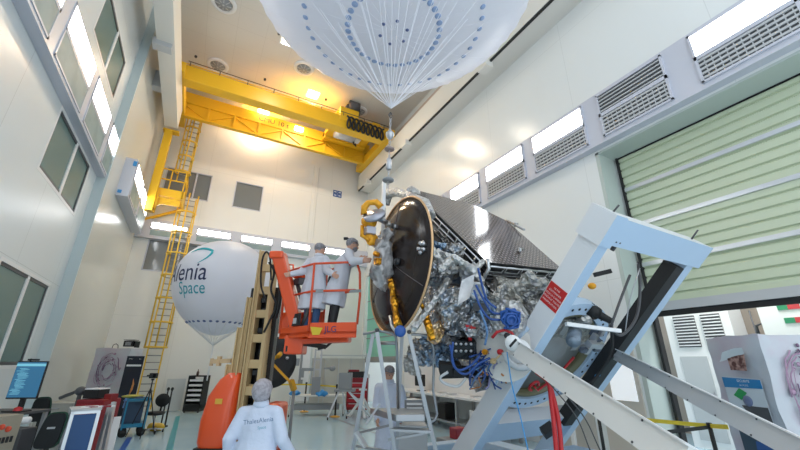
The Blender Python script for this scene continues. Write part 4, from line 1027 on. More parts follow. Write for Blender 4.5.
    # hair net
    if cap:
        g = MB(); g.ell(H+hu*(.035-.02*(puff-1)*5)*s-look*.018*s, (.094*s*puff, .112*s*puff, .1*s*puff*(1.12 if puff > 1 else 1)), A, 26, 16)
        for k, p in enumerate(g.v):
            q = p-H
            if q.dot(hu) < .04*s and q.dot(look) > .0: p = p-look*(q.dot(look)*.8+.01)
            g.v[k] = p+noise.noise_vector(p*22)*.008
        g.build('hair_net', cap_mat, r)
        g = MB(); pts = [H+hu*(.012+.03*math.cos(a))*s+(look*math.cos(a)*.1+sd*math.sin(a)*.083)*s for a in [2*math.pi*k/24 for k in range(24)]]; g.tube(pts, .006, 6, closed=True); g.build('elastic_band', cap_mat, r)
    if mask:
        g = MB(); g.ell(H+look*.05*s-hu*.055*s, (.06*s, .062*s, .055*s), A, 16, 12); g.build('beard_cover', capd_m, r)
    return r, ct
R_h, F_h = UH, VH       # image-right and away directions on the ground
def standing(g0, face, hgt, arms, lean=(0, 0, 0), s=None, hemz=.55, stance=.11):
    """joints for a standing figure at ground point g0 facing 'face'; arms gives wrist targets"""
    k = hgt/1.75; s = s or k; fc = V(face); fc.z = 0; fc.normalize(); sd = V((fc.y, -fc.x, 0))   # sd = the figure's right
    ln = V(lean); J = {'ground': V(g0)}
    J['pelvis'] = g0+ZZ*.93*k+ln*.15; J['chest'] = g0+ZZ*1.28*k+ln*.6; J['neck'] = g0+ZZ*1.48*k+ln*.9; J['head'] = g0+ZZ*1.63*k+ln*1.15
    J['hem'] = g0+ZZ*hemz*k+ln*.0
    for q, sg in (('L', -1), ('R', 1)):
        J['sh'+q] = J['chest']+sd*sg*.19*k+ZZ*.12*k+ln*.15; J['hip'+q] = J['pelvis']+sd*sg*.1*k
        J['an'+q] = g0+sd*sg*stance*k+ZZ*.09*k; J['kn'+q] = (J['hip'+q]+J['an'+q])/2+fc*.03; J['toe'+q] = J['an'+q]+fc*.15*k-ZZ*.045*k
        w = arms[q]; a = J['sh'+q]; w = V(w) if w is not None else a-ZZ*.52*k+sd*sg*.06
        d = w-a; mx = .5*k
        if d.length > mx: w = a+d.normalized()*mx; d = w-a
        L1 = .28*k; L2 = .25*k; dd = d.length; h2 = max(0, L1*L1-((dd*dd+L1*L1-L2*L2)/(2*dd))**2)**.5; t = (dd*dd+L1*L1-L2*L2)/(2*dd)/dd
        pole = (-ZZ*.9-fc*.2+sd*sg*.35); pole = (pole-d.normalized()*pole.dot(d.normalized())).normalized()
        J['el'+q] = a+d*t+pole*h2; J['wr'+q] = w
    return J, s
# --- person in the foreground, back to the camera
fg = D(266, 440, 4.55); g0 = V((fg.x, fg.y, 0)); g0 = V((D(262, 398, 4.65).x, D(262, 398, 4.65).y, 0))
J, s_ = standing(g0, F_h+R_h*.05, 1.87, {'L': g0+ZZ*.93-R_h*.36+F_h*.05, 'R': g0+ZZ*.98+R_h*.44+F_h*.12}, s=1.08, hemz=.5)
pr_, ct = person('person', J, F_h+R_h*.1-ZZ*.05, 'person in pale blue coat and hair net standing in front with their back to us', coat_m, cap_m, jean, s=1.08, hem_w=(.31, .25), vox=.016, puff=1.2)
g = MB(); c = J['chest']+ZZ*.02+R_h*.06
bk = -F_h*.155
text_mb('ThalesAlenia', c+bk*1.28+ZZ*.05, (R_h+ZZ*.12), ZZ, .07, g, 0); text_mb('Space', c+bk*1.28-ZZ*.02+R_h*.05, (R_h+ZZ*.12), ZZ, .045, g, 1)
g.build('back_lettering', [mat('coat_print', (.08, .16, .3), .6), mat('coat_print_teal', (.08, .35, .45), .6)], ct)
# --- lift
FL = D(309, 325, 6.5); FR = D(357, 326, 6.35); FR.z = FL.z
eu = (FR-FL); eu.z = 0; bwid = eu.length; eu.normalize(); ev = V((-eu.y, eu.x, 0)); 
BLw = D(281, 319, 7.2); bdep = (BLw-FL).dot(ev); bdep = max(.7, min(1.0, bdep)); skew = (BLw-FL).dot(eu)
zf = FL.z
mc = D(255, 300, 7.55); mc = V((mc.x, mc.y, 0))
lf = empty('boom_lift', mc, 'orange and tan vertical mast lift with raised work basket', 'lift')
a_ = eu; b2 = (V((BLw.x, BLw.y, 0))-V((FL.x, FL.y, 0))).normalized()
LD = V((BLw.x-FL.x, BLw.y-FL.y, 0)).length; LD = max(LD, 1.0)
def BK(u, v, z): return V((FL.x, FL.y, zf))+a_*u+b2*v+ZZ*z
g = MB(); bw_ = bwid
g.prism([BK(0, 0, -.16), BK(bw_, 0, -.16), BK(bw_, LD, -.16), BK(0, LD, -.16)], ZZ*.06)
g.prism([BK(0, 0, -.22), BK(bw_, 0, -.22), BK(bw_, 0, .04), BK(0, 0, .04)], b2*.03); g.prism([BK(0, 0, -.2), BK(0, LD, -.2), BK(0, LD, .0), BK(0, 0, .0)], a_*.03)
g.prism([BK(bw_, 0, -.2), BK(bw_, LD, -.2), BK(bw_, LD, .0), BK(bw_, 0, .0)], -a_*.03); g.prism([BK(0, LD, -.2), BK(bw_, LD, -.2), BK(bw_, LD, .3), BK(0, LD, .3)], -b2*.03)
bev(g.build('basket_floor', orange, lf), .01)
g = MB(); rt = 1.12; rr = .022
for z in (rt, .6):
    g.tube([BK(0, LD, z), BK(0, 0, z), BK(bw_-.06, 0, z), BK(bw_, .06, z), BK(bw_, LD, z)], rr, 8)
for (u, v) in ((0, 0), (0, LD), (bw_, LD), (0, LD*.98)): g.tube([BK(u, v, -.1), BK(u, v, rt)], rr, 8)
g.tube([BK(bw_-.06, 0, rt), BK(bw_+.01, 0, rt-.2), BK(bw_+.03, 0, .5), BK(bw_, 0, .0)], rr, 8)
g.build('guard_rail', mat('rail_orange', (.72, .08, .02), .35), lf)
g = MB(); c = BK(-.02, 0, .6); g.box(BK(.12, -.02, .6), (.14, .05, .06), (a_, b2, ZZ)); g.box(BK(bw_-.08, -.02, .58), (.2, .04, .05), (a_, b2, ZZ)); g.build('rail_clip', grey, lf)
g = MB(); text_mb('JLG', BK(.4, -.012, -.08), a_, ZZ, .15, g, 1); 
g.prism([BK(.07, -.01, -.17), BK(.2, -.01, -.17), BK(.25, -.01, -.05), BK(.02, -.01, -.03)], -b2*.004, 0); g.build('maker_decal', [mat('decal_yellow', (.7, .5, .03), .4), mat('decal_dark', (.03, .03, .12), .4)], lf)
g = MB(); c = BK(.08, LD*.55, .12); g.box(BK(-.02, LD*.45, .12), (.03, .35, .22), (a_, b2, ZZ)); g.box(BK(-.035, LD*.42, .1), (.02, .1, .1), (a_, b2, ZZ), 1); g.build('foot_switch_box', [black, lgrey], lf)
g = MB(); g.box(BK(.1, LD*.5, .85), (.3, .2, .12), (a_, b2, ZZ)); g.tube([BK(.05, LD*.6, .8), BK(.1, LD*.5, .5), BK(.2, LD*.4, .3), BK(.15, LD*.5, -.05)], .04, 8); g.build('control_console', dgrey, lf)
g = MB(); g.tube([BK(-.02, LD*.95, rt), BK(.05, LD*.7, rt-.15), BK(.1, LD*.5, .95)], .04, 8); g.tube([BK(-.02, LD*1.0, rt-.05), BK(-.05, LD*.9, rt+.14), BK(.05, LD*.85, rt+.12), BK(.05, LD*.8, rt-.05)], .02, 6); g.build('control_handle', orange, lf)
# jib arm between mast and basket
tp = D(279, 254, 7.1); bt_ = D(297, 326, 7.0)
g = MB(); g.beam(bt_, tp, .23, .3, up=F_h); g.box(tp-ZZ*.05, (.26, .36, .14), (R_h, F_h, ZZ)); bev(g.build('jib_arm', orange, lf), .03)
g = MB(); g.box(D(296, 345, 7.0), (.35, .4, .34), (R_h, F_h, ZZ)); g.beam(D(290, 342, 7.0), D(350, 339, 6.9), .3, .12); bev(g.build('basket_mount', orange, lf), .03)
g = MB(); g.beam(D(300, 343, 6.9), D(326, 347, 6.9), .08, .08); g.tube([D(318, 349, 6.9), D(326, 347, 6.9), D(333, 341, 6.9)], .025, 6); g.box(D(290, 349, 6.9), (.2, .2, .1)); g.build('tilt_cylinder', black, lf)
# mast: telescoping sections, each a channel with cross plates
def mast_at(x, y, d=7.4): return D(x, y, d)
xm = V((D(252, 340, 7.5).x, D(252, 340, 7.5).y, 0))
secs = [(.05, 2.05, .74), (.04, 2.75, .62), (.03, 3.35, .5), (.02, 4.35, .36)]
for i, (o_, zt, w) in enumerate(secs):
    g = MB(); zb = .55+.15*i; f0 = xm+R_h*(.37-w/2)-F_h*.04*i
    for sx_ in (-1, 1): g.box(f0+R_h*sx_*(w/2-.05)+ZZ*(zb+zt)/2, (.1-.01*i, .34-.03*i, zt-zb), (R_h, F_h, ZZ))
    g.box(f0-R_h*(w/2-.02)-F_h*.18+ZZ*(zb+zt)/2, (.03, .05, zt-zb), (R_h, F_h, ZZ))
    if i == 0 or i == 3:
        z = zb+.1
        while z < zt: g.box(f0+F_h*-.05+ZZ*z, (w-.12, .1, .16), (R_h, F_h, ZZ)); z += .48
    g.box(f0+ZZ*(zt-.03)-R_h*w/2, (.09, .1, .06), (R_h, F_h, ZZ))
    bev(g.build('mast_section', tan, lf), .008)
g = MB(); g.box(xm+F_h*.12+R_h*.05+ZZ*2.1, (.5, .06, 3.0), (R_h, F_h, ZZ)); 
for k in range(14): g.box(xm+R_h*(.22+.05*math.sin(k*2))-F_h*.08+ZZ*(.9+k*.2), (.1, .1, .09), (R_h, F_h, ZZ))
g.box(xm+R_h*.4+ZZ*2.2+F_h*.1, (.1, .2, 2.8), (R_h, F_h, ZZ)); g.build('chain_and_cylinders', blackg, lf)
hose('hydraulic_hose', [D(266, 300, 7.2), D(261, 285, 7.2), D(262, 262, 7.1), D(266, 252, 7.1), D(270, 258, 7.1), D(271, 280, 7.2)], .018, black, lf)
hose('hydraulic_hose', [D(269, 262, 7.1), D(274, 272, 7.1), D(271, 290, 7.1), D(276, 305, 7.1), D(270, 320, 7.1), D(264, 332, 7.2)], .022, black, lf)
hose('hydraulic_hose', [D(273, 265, 7.1), D(279, 280, 7.0), D(280, 300, 7.0), D(276, 318, 7.1)], .03, black, lf)
# hood and chassis
hc = D(225, 410, 7.0); hc = V((hc.x, hc.y, 0))
g = MB(); rings = []
for z, w, dd, ox in ((.66, .56, .8, 0), (.75, .62, .86, 0), (1.1, .62, .86, 0.0), (1.5, .56, .78, .03), (1.78, .42, .6, .1), (1.9, .26, .4, .15)):
    pts = []
    for k in range(24):
        a = 2*math.pi*k/24; e = .5
        cx_ = math.copysign(abs(math.cos(a))**e, math.cos(a)); sy_ = math.copysign(abs(math.sin(a))**e, math.sin(a))
        pts.append(hc+R_h*(cx_*w/2+ox)+F_h*(sy_*dd/2)+ZZ*z)
    rings.append(pts)
vs = [p for q in rings for p in q]; K = len(rings)
g.add(vs, [(i*24+j, i*24+(j+1) % 24, (i+1)*24+(j+1) % 24, (i+1)*24+j) for i in range(K-1) for j in range(24)]+[list(range(24))[::-1], [(K-1)*24+j for j in range(24)]], 0, True)
o = g.build('counterweight_hood', orange, lf); o.modifiers.new('e', 'EDGE_SPLIT').split_angle = math.radians(28)
g = MB(); g.box(hc-F_h*.437+R_h*.04+ZZ*1.42-F_h*-.02, (.13, .008, .09), (R_h, F_h, ZZ)); g.build('hood_sticker', mat('sticker_gold', (.75, .42, .05), .4), lf)
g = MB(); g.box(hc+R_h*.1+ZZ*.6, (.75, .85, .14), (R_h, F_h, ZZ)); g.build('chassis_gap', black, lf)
g = MB(); g.box(hc+R_h*.35+F_h*.1+ZZ*.35, (1.35, 1.0, .4), (R_h, F_h, ZZ)); bev(g.build('chassis', orange, lf), .06, 3)
g = MB(); g.box(hc+R_h*.9+F_h*.25+ZZ*.95, (.32, .6, .8), (R_h, F_h, ZZ)); bev(g.build('side_cover', orange, lf), .06)
for sx_ in (-.25, .95):
    for sy_ in (-.45, .5):
        g = MB(); q = hc+R_h*sx_+F_h*(.1+sy_)+ZZ*.2; g.cyl(q-R_h*.06*1-F_h*.07, q-R_h*.06+F_h*.07, .2, 20); g.build('wheel', black, lf)
g = MB(); q = D(222, 400, 6.9)
# wall bracket on the mast pointing left
g = MB(); g.beam(xm-R_h*.36+ZZ*2.12, xm-R_h*.75+ZZ*2.1, .08, .08); g.beam(xm-R_h*.6+ZZ*2.02, xm-R_h*.6+ZZ*2.2, .06, .1, up=F_h); g.beam(xm-R_h*.75+ZZ*2.02, xm-R_h*.75+ZZ*2.16, .05, .05, up=F_h); g.build('mast_bracket', mat('bracket_tan', (.6, .42, .24), .5), lf)
# --- two workers in the basket
gA = BK(.32, LD*.5, -.09); gB = BK(.72, LD*.48, -.09)
ctl = D(291, 272, 7.0)
kA = (P(322, 239, 0, gA.x).z - gA.z)
hA = max(1.6, min(2.0, D(322, 238, (gA-CAM).dot(F)+.2).z-gA.z)); hB = max(1.55, min(2.05, D(352, 232, (gB-CAM).dot(F)+.2).z-gB.z))
J, s1 = standing(gA, F_h+R_h*.5, hA, {'L': D(288, 276, 6.9), 'R': D(333, 275, 6.75)}, lean=(R_h*.06), hemz=.42)
person('person', J, F_h*.6+R_h*.75-ZZ*.35, 'person in grey-white coat and jeans on the lift, back to us, beside the orange arm', coat_g, capd_m, jean, s=s1*1.1, hem_w=(.28, .2), glove=1)
J, s1 = standing(gB, R_h+F_h*.35, hB, {'L': D(378, 262, 6.45), 'R': D(379, 268, 6.2)}, lean=(R_h*.27), hemz=.46)
for q, w in (('L', D(379, 258, 6.45)), ('R', D(380, 266, 6.2))):
    pass
person('person', J, R_h+F_h*.1-ZZ*.3, 'person in grey-white coat and black trousers on the lift reaching towards the dish', coat_g, capd_m, black, s=s1*1.1, mask=True, hem_w=(.24, .22))
g = MB(); c = J['head']-R_h*.1+ZZ*.14; g.cyl(c, c-R_h*.08, .03, 12); g.capsule(c, J['head']+ZZ*.1, .02, .02, 8)
o = tag(g.build('headlamp_pack', black), 'small black lamp pack on the hair net of the worker reaching for the dish', 'headlamp')
o.parent = [x for x in bpy.data.objects if x.name.startswith('person')][-1] if False else None
# --- person behind the platform stair
gC = D(389, 410, 7.2); gC = V((gC.x, gC.y, 0))
hC = D(388, 366.5, 7.2).z
J, s1 = standing(gC, -R_h*.3-F_h*.8, hC, {'L': gC+ZZ*1.0+R_h*.22-F_h*.2, 'R': gC+ZZ*1.0-R_h*.22-F_h*.2}, hemz=.45)
person('person', J, -F_h+R_h*.4-ZZ*.5, 'person in pale coat looking down behind the aluminium platform stair', coat_m, capd_m, jean, s=s1, hem_w=(.27, .22))
# ================================================================== PLATFORM STAIR
stair_m = mat('stair_aluminium', (.4, .41, .43), .38, .7)
st = empty('platform_stair', V((D(395, 440, 5.6).x, D(395, 440, 5.6).y, 0)), 'aluminium mobile platform stair with handrails in front of the spacecraft', 'ladder')
def gr(p, q): return z0(p, q, .08)
Lu, Ll = D(373, 334, 6.1), D(358, 420, 5.75)
Ru, Rl = D(409, 334, 5.5), D(430, 425, 5.2)
Mu, Ml = D(377, 332, 5.6), D(391, 425, 5.25)
Qu, Ql = D(402, 336, 6.2), D(398, 420, 5.9)
for p, q in ((Lu, Ll), (Mu, Ml), (Ru, Rl), (Qu, Ql)):
    g = MB(); e = gr(p, q); g.beam(p, e, .055, .04, up=F_h); g.build('upright', stair_m, st)
g = MB(); g.tube([D(363, 334, 6.1), Lu+ZZ*.03, Mu+ZZ*.02, D(392, 333, 5.7), D(396, 337, 5.75), D(397, 352, 5.75), D(398, 408, 5.8)], .022, 8); g.tube([D(380, 343, 6.1), D(397, 343, 5.9)], .03, 8); g.build('handrail', stair_m, st)
g = MB(); g.tube([Ru, D(425, 335, 5.6), D(431, 338, 5.6), D(434, 350, 5.6), D(433, 390, 5.6), D(437, 414, 5.5), D(435, 420, 5.5), D(427, 424, 5.45)], .02, 8); g.build('handrail', stair_m, st)
pl = [D(370, 410, 6.0), D(396, 417, 5.2), D(425, 414, 5.25), D(424, 404, 6.0)]
zP = sum(p.z for p in pl)/4
for p in pl: p.z = zP
g = MB(); g.prism(pl, -ZZ*.09); bev(g.build('platform_deck', stair_m, st), .01)
g = MB()
for i in range(6):
    for j in range(2): c = D(408+i*2.6, 404+j*4, 5.9); g.box(c, (.045, .02, .03), (RX, F, UY))
g.box(D(415, 406, 5.95), (.34, .01, .2), (RX, F, UY), 1); g.build('perforated_kick_plate', [white_m, grey], st)
for (x, y, x2, y2, d1, d2) in ((358, 433, 391, 425, 5.7, 5.25), (366, 424, 380, 404, 5.7, 5.8), (388, 440, 425, 433, 5.3, 5.3), (357, 446, 392, 452, 5.6, 5.2)):
    g = MB(); g.beam(D(x, y, d1), D(x2, y2, d2), .05, .03); g.build('brace', stair_m, st)
for k in range(5):
    t = .42+.12*k; a = Mu.lerp(gr(Mu, Ml), t); b_ = Ru.lerp(gr(Ru, Rl), t)
    if k > 0: g = MB(); g.beam(a, b_, .2, .03); g.build('tread', stair_m, st)
g = MB(); g.beam(D(356, 432, 5.5), D(366, 447, 5.4), .14, .03); g.build('outrigger', lgrey, st)
for p, q in ((Lu, Ll), (Mu, Ml), (Ru, Rl), (Qu, Ql)): g = MB(); e = gr(p, q); g.cyl(e-R_h*.02-ZZ*.03, e+R_h*.02-ZZ*.03, .05, 14); g.build('caster', black, st)
for p in (Mu, Ru): g = MB(); g.ell(p+ZZ*.03, (.035, .035, .03)); g.build('end_cap', dgrey, st)
# ================================================================== LEFT WORK AREA
def vq(bl, br, zt):                       # vertical quad from two bottom points up to height zt
    return [bl, br, V((br.x, br.y, zt)), V((bl.x, bl.y, zt))]
def ztop(p, y):                           # height above ground point p that appears at image row y
    lo, hi = 0, 12
    for _ in range(40):
        m_ = (lo+hi)/2; q = V((p.x, p.y, m_))-CAM; yy = 225-FPX*q.dot(UY)/q.dot(F)
        if yy > y: lo = m_
        else: hi = m_
    return lo
# desk with monitor
dk = D(2, 425, 5.9); ang = V((UH.x, UH.y, 0))
A_l = (UH, VH, ZZ)
t_ = empty('desk', V((dk.x, dk.y, 0)), 'dark desk at the left edge under the wide blue screen', 'desk')
zt = D(12, 413, 5.9).z
g = MB(); g.box(V((dk.x, dk.y, zt)), (.85, .7, .04), A_l); bev(g.build('desk_top', dgrey, t_), .008)
for sx_ in (-.38, .38):
    for sy_ in (-.3, .3): g = MB(); q = V((dk.x, dk.y, 0))+UH*sx_+VH*sy_; g.beam(q, q+ZZ*(zt-.02), .05, .05, up=VH); g.build('leg', grey, t_)
bl_p, br_p = D(4, 402, 5.9), D(37, 396, 6.0); zm = ztop(bl_p, 361)
t_ = empty('monitor', V((bl_p.x+.2, bl_p.y, zt+.02)), 'wide computer monitor with a blue screen at the left edge', 'monitor')
zb_ = (bl_p.z+br_p.z)/2; bl_p.z = br_p.z = zb_; dx = (br_p-bl_p).normalized(); nn_ = dx.cross(ZZ)
if nn_.dot(CAM-bl_p) < 0: nn_ = -nn_
q = vq(bl_p, br_p, zm); g = MB(); g.prism(q, -nn_*.04); bev(g.build('bezel', blackg, t_), .006)
ins = lambda u, v: bl_p+dx*(br_p-bl_p).length*u+ZZ*(zm-zb_)*v+nn_*.004
g = MB(); g.prism([ins(.02, .04), ins(.98, .04), ins(.98, .97), ins(.02, .97)], nn_*.003); scr = g.build('screen', screen, t_)
g = MB(); rg = random.Random(3)
g.prism([ins(.02, .86), ins(.98, .86), ins(.98, .93), ins(.02, .93)], nn_*.006)
for k in range(22):
    v = .12+.032*k; u = .06+rg.random()*.15; g.prism([ins(u, v), ins(u+rg.uniform(.1, .4), v), ins(u+.3, v+.012), ins(u, v+.012)], nn_*.006)
g.build('window_lines', screen2, scr)
mc_ = (bl_p+br_p)/2
g = MB(); g.beam(V((mc_.x, mc_.y, zt+.02))-nn_*.06, V((mc_.x, mc_.y, zm-.2))-nn_*.06, .06, .05, up=VH); g.box(V((mc_.x, mc_.y, zt+.03)), (.3, .2, .02), A_l); g.build('stand', black, t_)
g = MB(); c = V((mc_.x, mc_.y, zm+.02)); g.box(c-nn_*.0, (.16, .03, .03), (dx, nn_, ZZ)); g.cyl(c+nn_*.01-dx*.03, c+nn_*.03-dx*.03, .02, 10); tag(g.build('webcam', black), 'small black webcam clipped on top of the blue monitor', 'camera')
# crate with orange marks
c = D(-3, 432, 5.0); g = MB(); t_ = empty('crate', V((c.x, c.y, 0)), 'beige box with round red stickers at the left edge', 'box')
zc_ = D(5, 416, 5.0).z
g.box(V((c.x, c.y, zc_/2)), (.3, .3, zc_), A_l); g.build('body', mat('crate_beige', (.33, .29, .22), .7), t_)
g = MB()
for (x, y) in ((3, 427), (9, 429)): q = D(x, y, 4.82); g.cyl(q, q-VH*.02, .035, 14)
g.build('red_stickers', mat('sticker_red', (.6, .06, .02), .5), t_)
g = MB()
for k in range(4): q = D(-1+k*4, 441-k*.7, 4.82); g.box(q, (.022, .02, .07), A_l)
g.build('vent_slots', black, t_)
g = MB(); g.cyl(D(14, 422, 5.6), D(29, 420, 5.6), .05, 14); tag(g.build('paper_roll', white_m), 'white paper roll lying between the beige box and the black chair', 'roll')
q = D(21, 424, 5.6); g = MB(); g.box(V((q.x, q.y, (q.z-.05)/2)), (.32, .25, q.z-.05), A_l); tag(bev(g.build('side_cabinet', dgrey), .01), 'dark low cabinet under the white paper roll', 'cabinet')
c = D(17, 412, 5.85); g = MB(); g.lathe(c, ZZ, [(.05, -.03), (.06, 0), (.05, .06), (.0, .08)], 14); tag(g.build('headset', red), 'small red object on the desk under the blue monitor', 'object')
def lab_chair(name, tl, tr, bl, br, d, label, marked):
    TL, TR, BL, BR = D(*tl, d), D(*tr, d), D(*bl, d), D(*br, d)
    c = (BL+BR)/2; r = empty(name, V((c.x, c.y, 0)), label, 'chair')
    ex = (TR-TL).normalized(); ezu = ((TL+TR)/2-(BL+BR)/2); hh_ = ezu.length; ezu.normalize(); en = ex.cross(ezu).normalized()
    if en.dot(CAM-c) < 0: en = -en
    wt, wb = (TR-TL).length, (BR-BL).length; mt = (TL+TR)/2; mb_ = (BL+BR)/2
    def rr_(inset):
        P_ = []; 
        for k in range(28):
            a = 2*math.pi*k/28; cx_ = math.copysign(abs(math.cos(a))**.45, math.cos(a)); sy_ = math.copysign(abs(math.sin(a))**.45, math.sin(a))
            w = (wb*(1-(sy_+1)/2)+wt*(sy_+1)/2)/2-inset; P_.append(mb_+(mt-mb_)*((sy_*(1-inset*2)+1)/2)+ex*cx_*w)
        return P_
    g = MB(); g.prism([p+en*.03 for p in rr_(.012)], -en*.06); g.build('backrest', mat('chair_black', (.014, .015, .017), .75), r)
    g = MB(); g.tube(rr_(0), .012, 6, closed=True); g.build('piping', mat('piping_green', (.015, .06, .035), .6), r)
    if marked: g = MB(); g.box(mb_+(mt-mb_)*.6+en*.034, (wt*.38, .03, .004), (ex, ezu, en)); g.build('label_tape', lgrey, r)
    zs = .6; sc_ = V((mb_.x, mb_.y, zs))-en*.25
    g = MB(); g.box(sc_, (.46, .46, .08), (ex, V((en.x, en.y, 0)).normalized(), ZZ)); bev(g.build('seat', black, r), .03)
    g = MB(); g.beam(sc_+ZZ*-.02+en*.2, mb_+ezu*.1-en*.03, .06, .03); g.build('back_support', black, r)
    for sg in ((-1, 1) if not marked else ()): g = MB(); g.tube([sc_+ex*sg*.22, sc_+ex*sg*.3+ZZ*.2], .015, 6); g.box(sc_+ex*sg*.3+ZZ*.21, (.06, .26, .03), (ex, V((en.x, en.y, 0)).normalized(), ZZ)); g.build('armrest', black, r)
    g = MB(); g.cyl(V((sc_.x, sc_.y, .12)), sc_, .03, 12); g.build('gas_column', steel, r)
    for k in range(5):
        a = k*2*math.pi/5; e = V((sc_.x+.28*math.cos(a), sc_.y+.28*math.sin(a), .09)); g = MB(); g.beam(V((sc_.x, sc_.y, .14)), e, .04, .03); lg = g.build('base_arm', grey, r)
        g = MB(); g.cyl(e-V((0, .02, .04)), e-V((0, -.02, .04)), .045, 12); g.build('caster', black, lg)
    return r
lab_chair('lab_chair', (36, 398), (52, 397), (27, 421), (49, 421), 6.6, 'black lab chair with plain backrest right of the blue monitor', False)
lab_chair('lab_chair', (49, 413), (70, 412), (31, 447), (57, 449), 5.3, 'nearest black lab chair with a pale label strip on its backrest', True)
# low beige cabinet against the left wall
c = D(66, 402, 8.2); g = MB(); t_ = empty('drawer_cabinet', V((c.x, c.y, 0)), 'low beige drawer cabinet behind the black chairs', 'cabinet')
g.box(V((c.x, c.y, c.z/2)), (.75, .5, c.z), A_l); g.build('body', mat('cab_beige', (.36, .35, .31), .6), t_)
for k in range(3): g = MB(); g.box(V((c.x, c.y, c.z-.16-.3*k))-VH*.255, (.7, .01, .27), A_l); dd_ = g.build('drawer', mat('cab_beige_front', (.4, .39, .35), .6), t_); g = MB(); g.box(V((c.x, c.y, c.z-.1-.3*k))-VH*.27, (.2, .02, .02), A_l); g.build('handle', steel, dd_)
# white and blue instrument cart
bl_p, br_p = D(62, 450, 5.6), D(89, 449, 5.8); tz = ztop(bl_p, 413)
zz_ = V((0, 0, 1)); bl_p.z = br_p.z = 0
t_ = empty('instrument_cart', bl_p, 'aluminium framed cart with a large blue side panel', 'cart')
dx = (br_p-bl_p); Lc = dx.length; dx.normalize(); dy = V((-dx.y, dx.x, 0))
g = MB()
def CB(u, v, z): return bl_p+dx*u+dy*v+ZZ*z
for u in (0, Lc):
    for v in (0, .5): g.beam(CB(u, v, .1), CB(u, v, tz), .045, .045, up=dy)
for z in (.2, tz):
    g.beam(CB(0, 0, z), CB(Lc, 0, z), .045, .045); g.beam(CB(0, .5, z), CB(Lc, .5, z), .045, .045); g.beam(CB(0, 0, z), CB(0, .5, z), .045, .045); g.beam(CB(Lc, 0, z), CB(Lc, .5, z), .045, .045)
g.build('frame', alu, t_)
g = MB(); g.prism([CB(.02, -.01, .2), CB(Lc-.02, -.01, .2), CB(Lc-.02, -.01, tz-.03), CB(.02, -.01, tz-.03)], dy*.02); g.build('side_panel', mat('panel_blue', (.015, .075, .22), .4), t_)
g = MB(); g.prism([CB(Lc, .05, .3), CB(Lc, .45, .3), CB(Lc, .45, tz-.06), CB(Lc, .05, tz-.06)], dx*.01); g.build('end_panel', mat('panel_navy', (.04, .06, .1), .4), t_)
g = MB(); g.prism([CB(-.03, -.03, tz+.02), CB(Lc+.03, -.03, tz+.02), CB(Lc+.03, .53, tz+.02), CB(-.03, .53, tz+.02)], ZZ*.03); g.build('cart_top', lgrey, t_)
for u in (.03, Lc-.03):
    for v in (.03, .47): g = MB(); g.cyl(CB(u, v, .05)-dx*.02, CB(u, v, .05)+dx*.02, .05, 12); g.build('caster', black, t_)
g = MB(); q = CB(.1, .2, tz+.052); 
for k in range(7): g.box(q+dx*(.05+.06*k)+dy*.03*math.sin(k*2), (.1, .06, .02+.01*(k % 2)), (dx, dy, ZZ), k % 3)
tag(g.build('paperwork', [white_m, inkp, redp]), 'loose papers and small pink items on top of the blue-panelled cart', 'papers', kind='stuff')
# dark red cart with case
c = D(93, 425, 7.4); zr = ztop(V((c.x, c.y, 0)), 400); t_ = empty('tool_cart', V((c.x, c.y, 0)), 'dark red tool cart behind the blue-panelled cart', 'cart')
g = MB(); g.box(V((c.x, c.y, .1+zr/2)), (.55, .5, zr-.15), A_l); bev(g.build('body', redp, t_), .02)
for k in range(4): g = MB(); g.box(V((c.x, c.y, zr-.15-.22*k))-VH*.255, (.5, .012, .19), A_l); d_o = g.build('drawer', mat('drawer_red', (.34, .015, .02), .4), t_); g = MB(); g.box(V((c.x, c.y, zr-.1-.22*k))-VH*.27, (.4, .02, .02), A_l); g.build('handle', steel, d_o)
for sx_ in (-.22, .22):
    for sy_ in (-.2, .2): g = MB(); q = V((c.x, c.y, .06))+UH*sx_+VH*sy_; g.cyl(q-UH*.02, q+UH*.02, .06, 12); g.build('caster', black, t_)
q = V((c.x, c.y, zr+.05)); g = MB(); t_ = empty('test_box', q+ZZ*-.02, 'black electronics box with white top on the dark red cart', 'box')
c2 = q-UH*.1; g.box(c2+ZZ*.07, (.3, .3, .16), A_l); g.build('body', black, t_); g = MB(); g.box(c2+ZZ*.165, (.3, .3, .02), A_l); g.build('lid', white_m, t_)
g = MB(); g.box(q+UH*.22+ZZ*.02, (.14, .2, .1), A_l); tag(g.build('red_case', redp), 'small red case at the right end of the dark red cart', 'case')
# bent lamp arm
g = MB(); g.tube([D(60, 398, 7.6), D(66, 395.5, 7.6), D(73, 393, 7.6), D(81, 389, 7.6), D(84, 391, 7.6)], .035, 8); g.tube([D(81, 389, 7.6), V((D(80, 400, 7.6).x, D(80, 400, 7.6).y, 0))], .04, 8); g.ell(D(81, 391, 7.6), (.1, .1, .09)); tag(g.build('desk_lamp', dgrey), 'dark swing-arm stand between the chairs and the dark red cart', 'stand')
# aluminium profile stack and white panel
g = MB()
for (x, y, x2, y2) in ((110, 405, 98, 450), (114, 402, 104, 450)): g.beam(D(x, y, 6.4), z0(D(x, y, 6.4), D(x2, y2, 6.0)), .05, .06, up=VH)
tag(g.build('profile_frame', alu), 'upright aluminium profile frame right of the dark red cart', 'frame')
a = D(108, 441, 7.4); b_ = D(115, 440, 7.5); a.z = b_.z = .0; g = MB(); q = vq(a, b_, ztop(a, 417)); g.prism(q, VH*.02); tag(g.build('white_board', white_m), 'white panel leaning upright beside the blue trolley', 'panel')
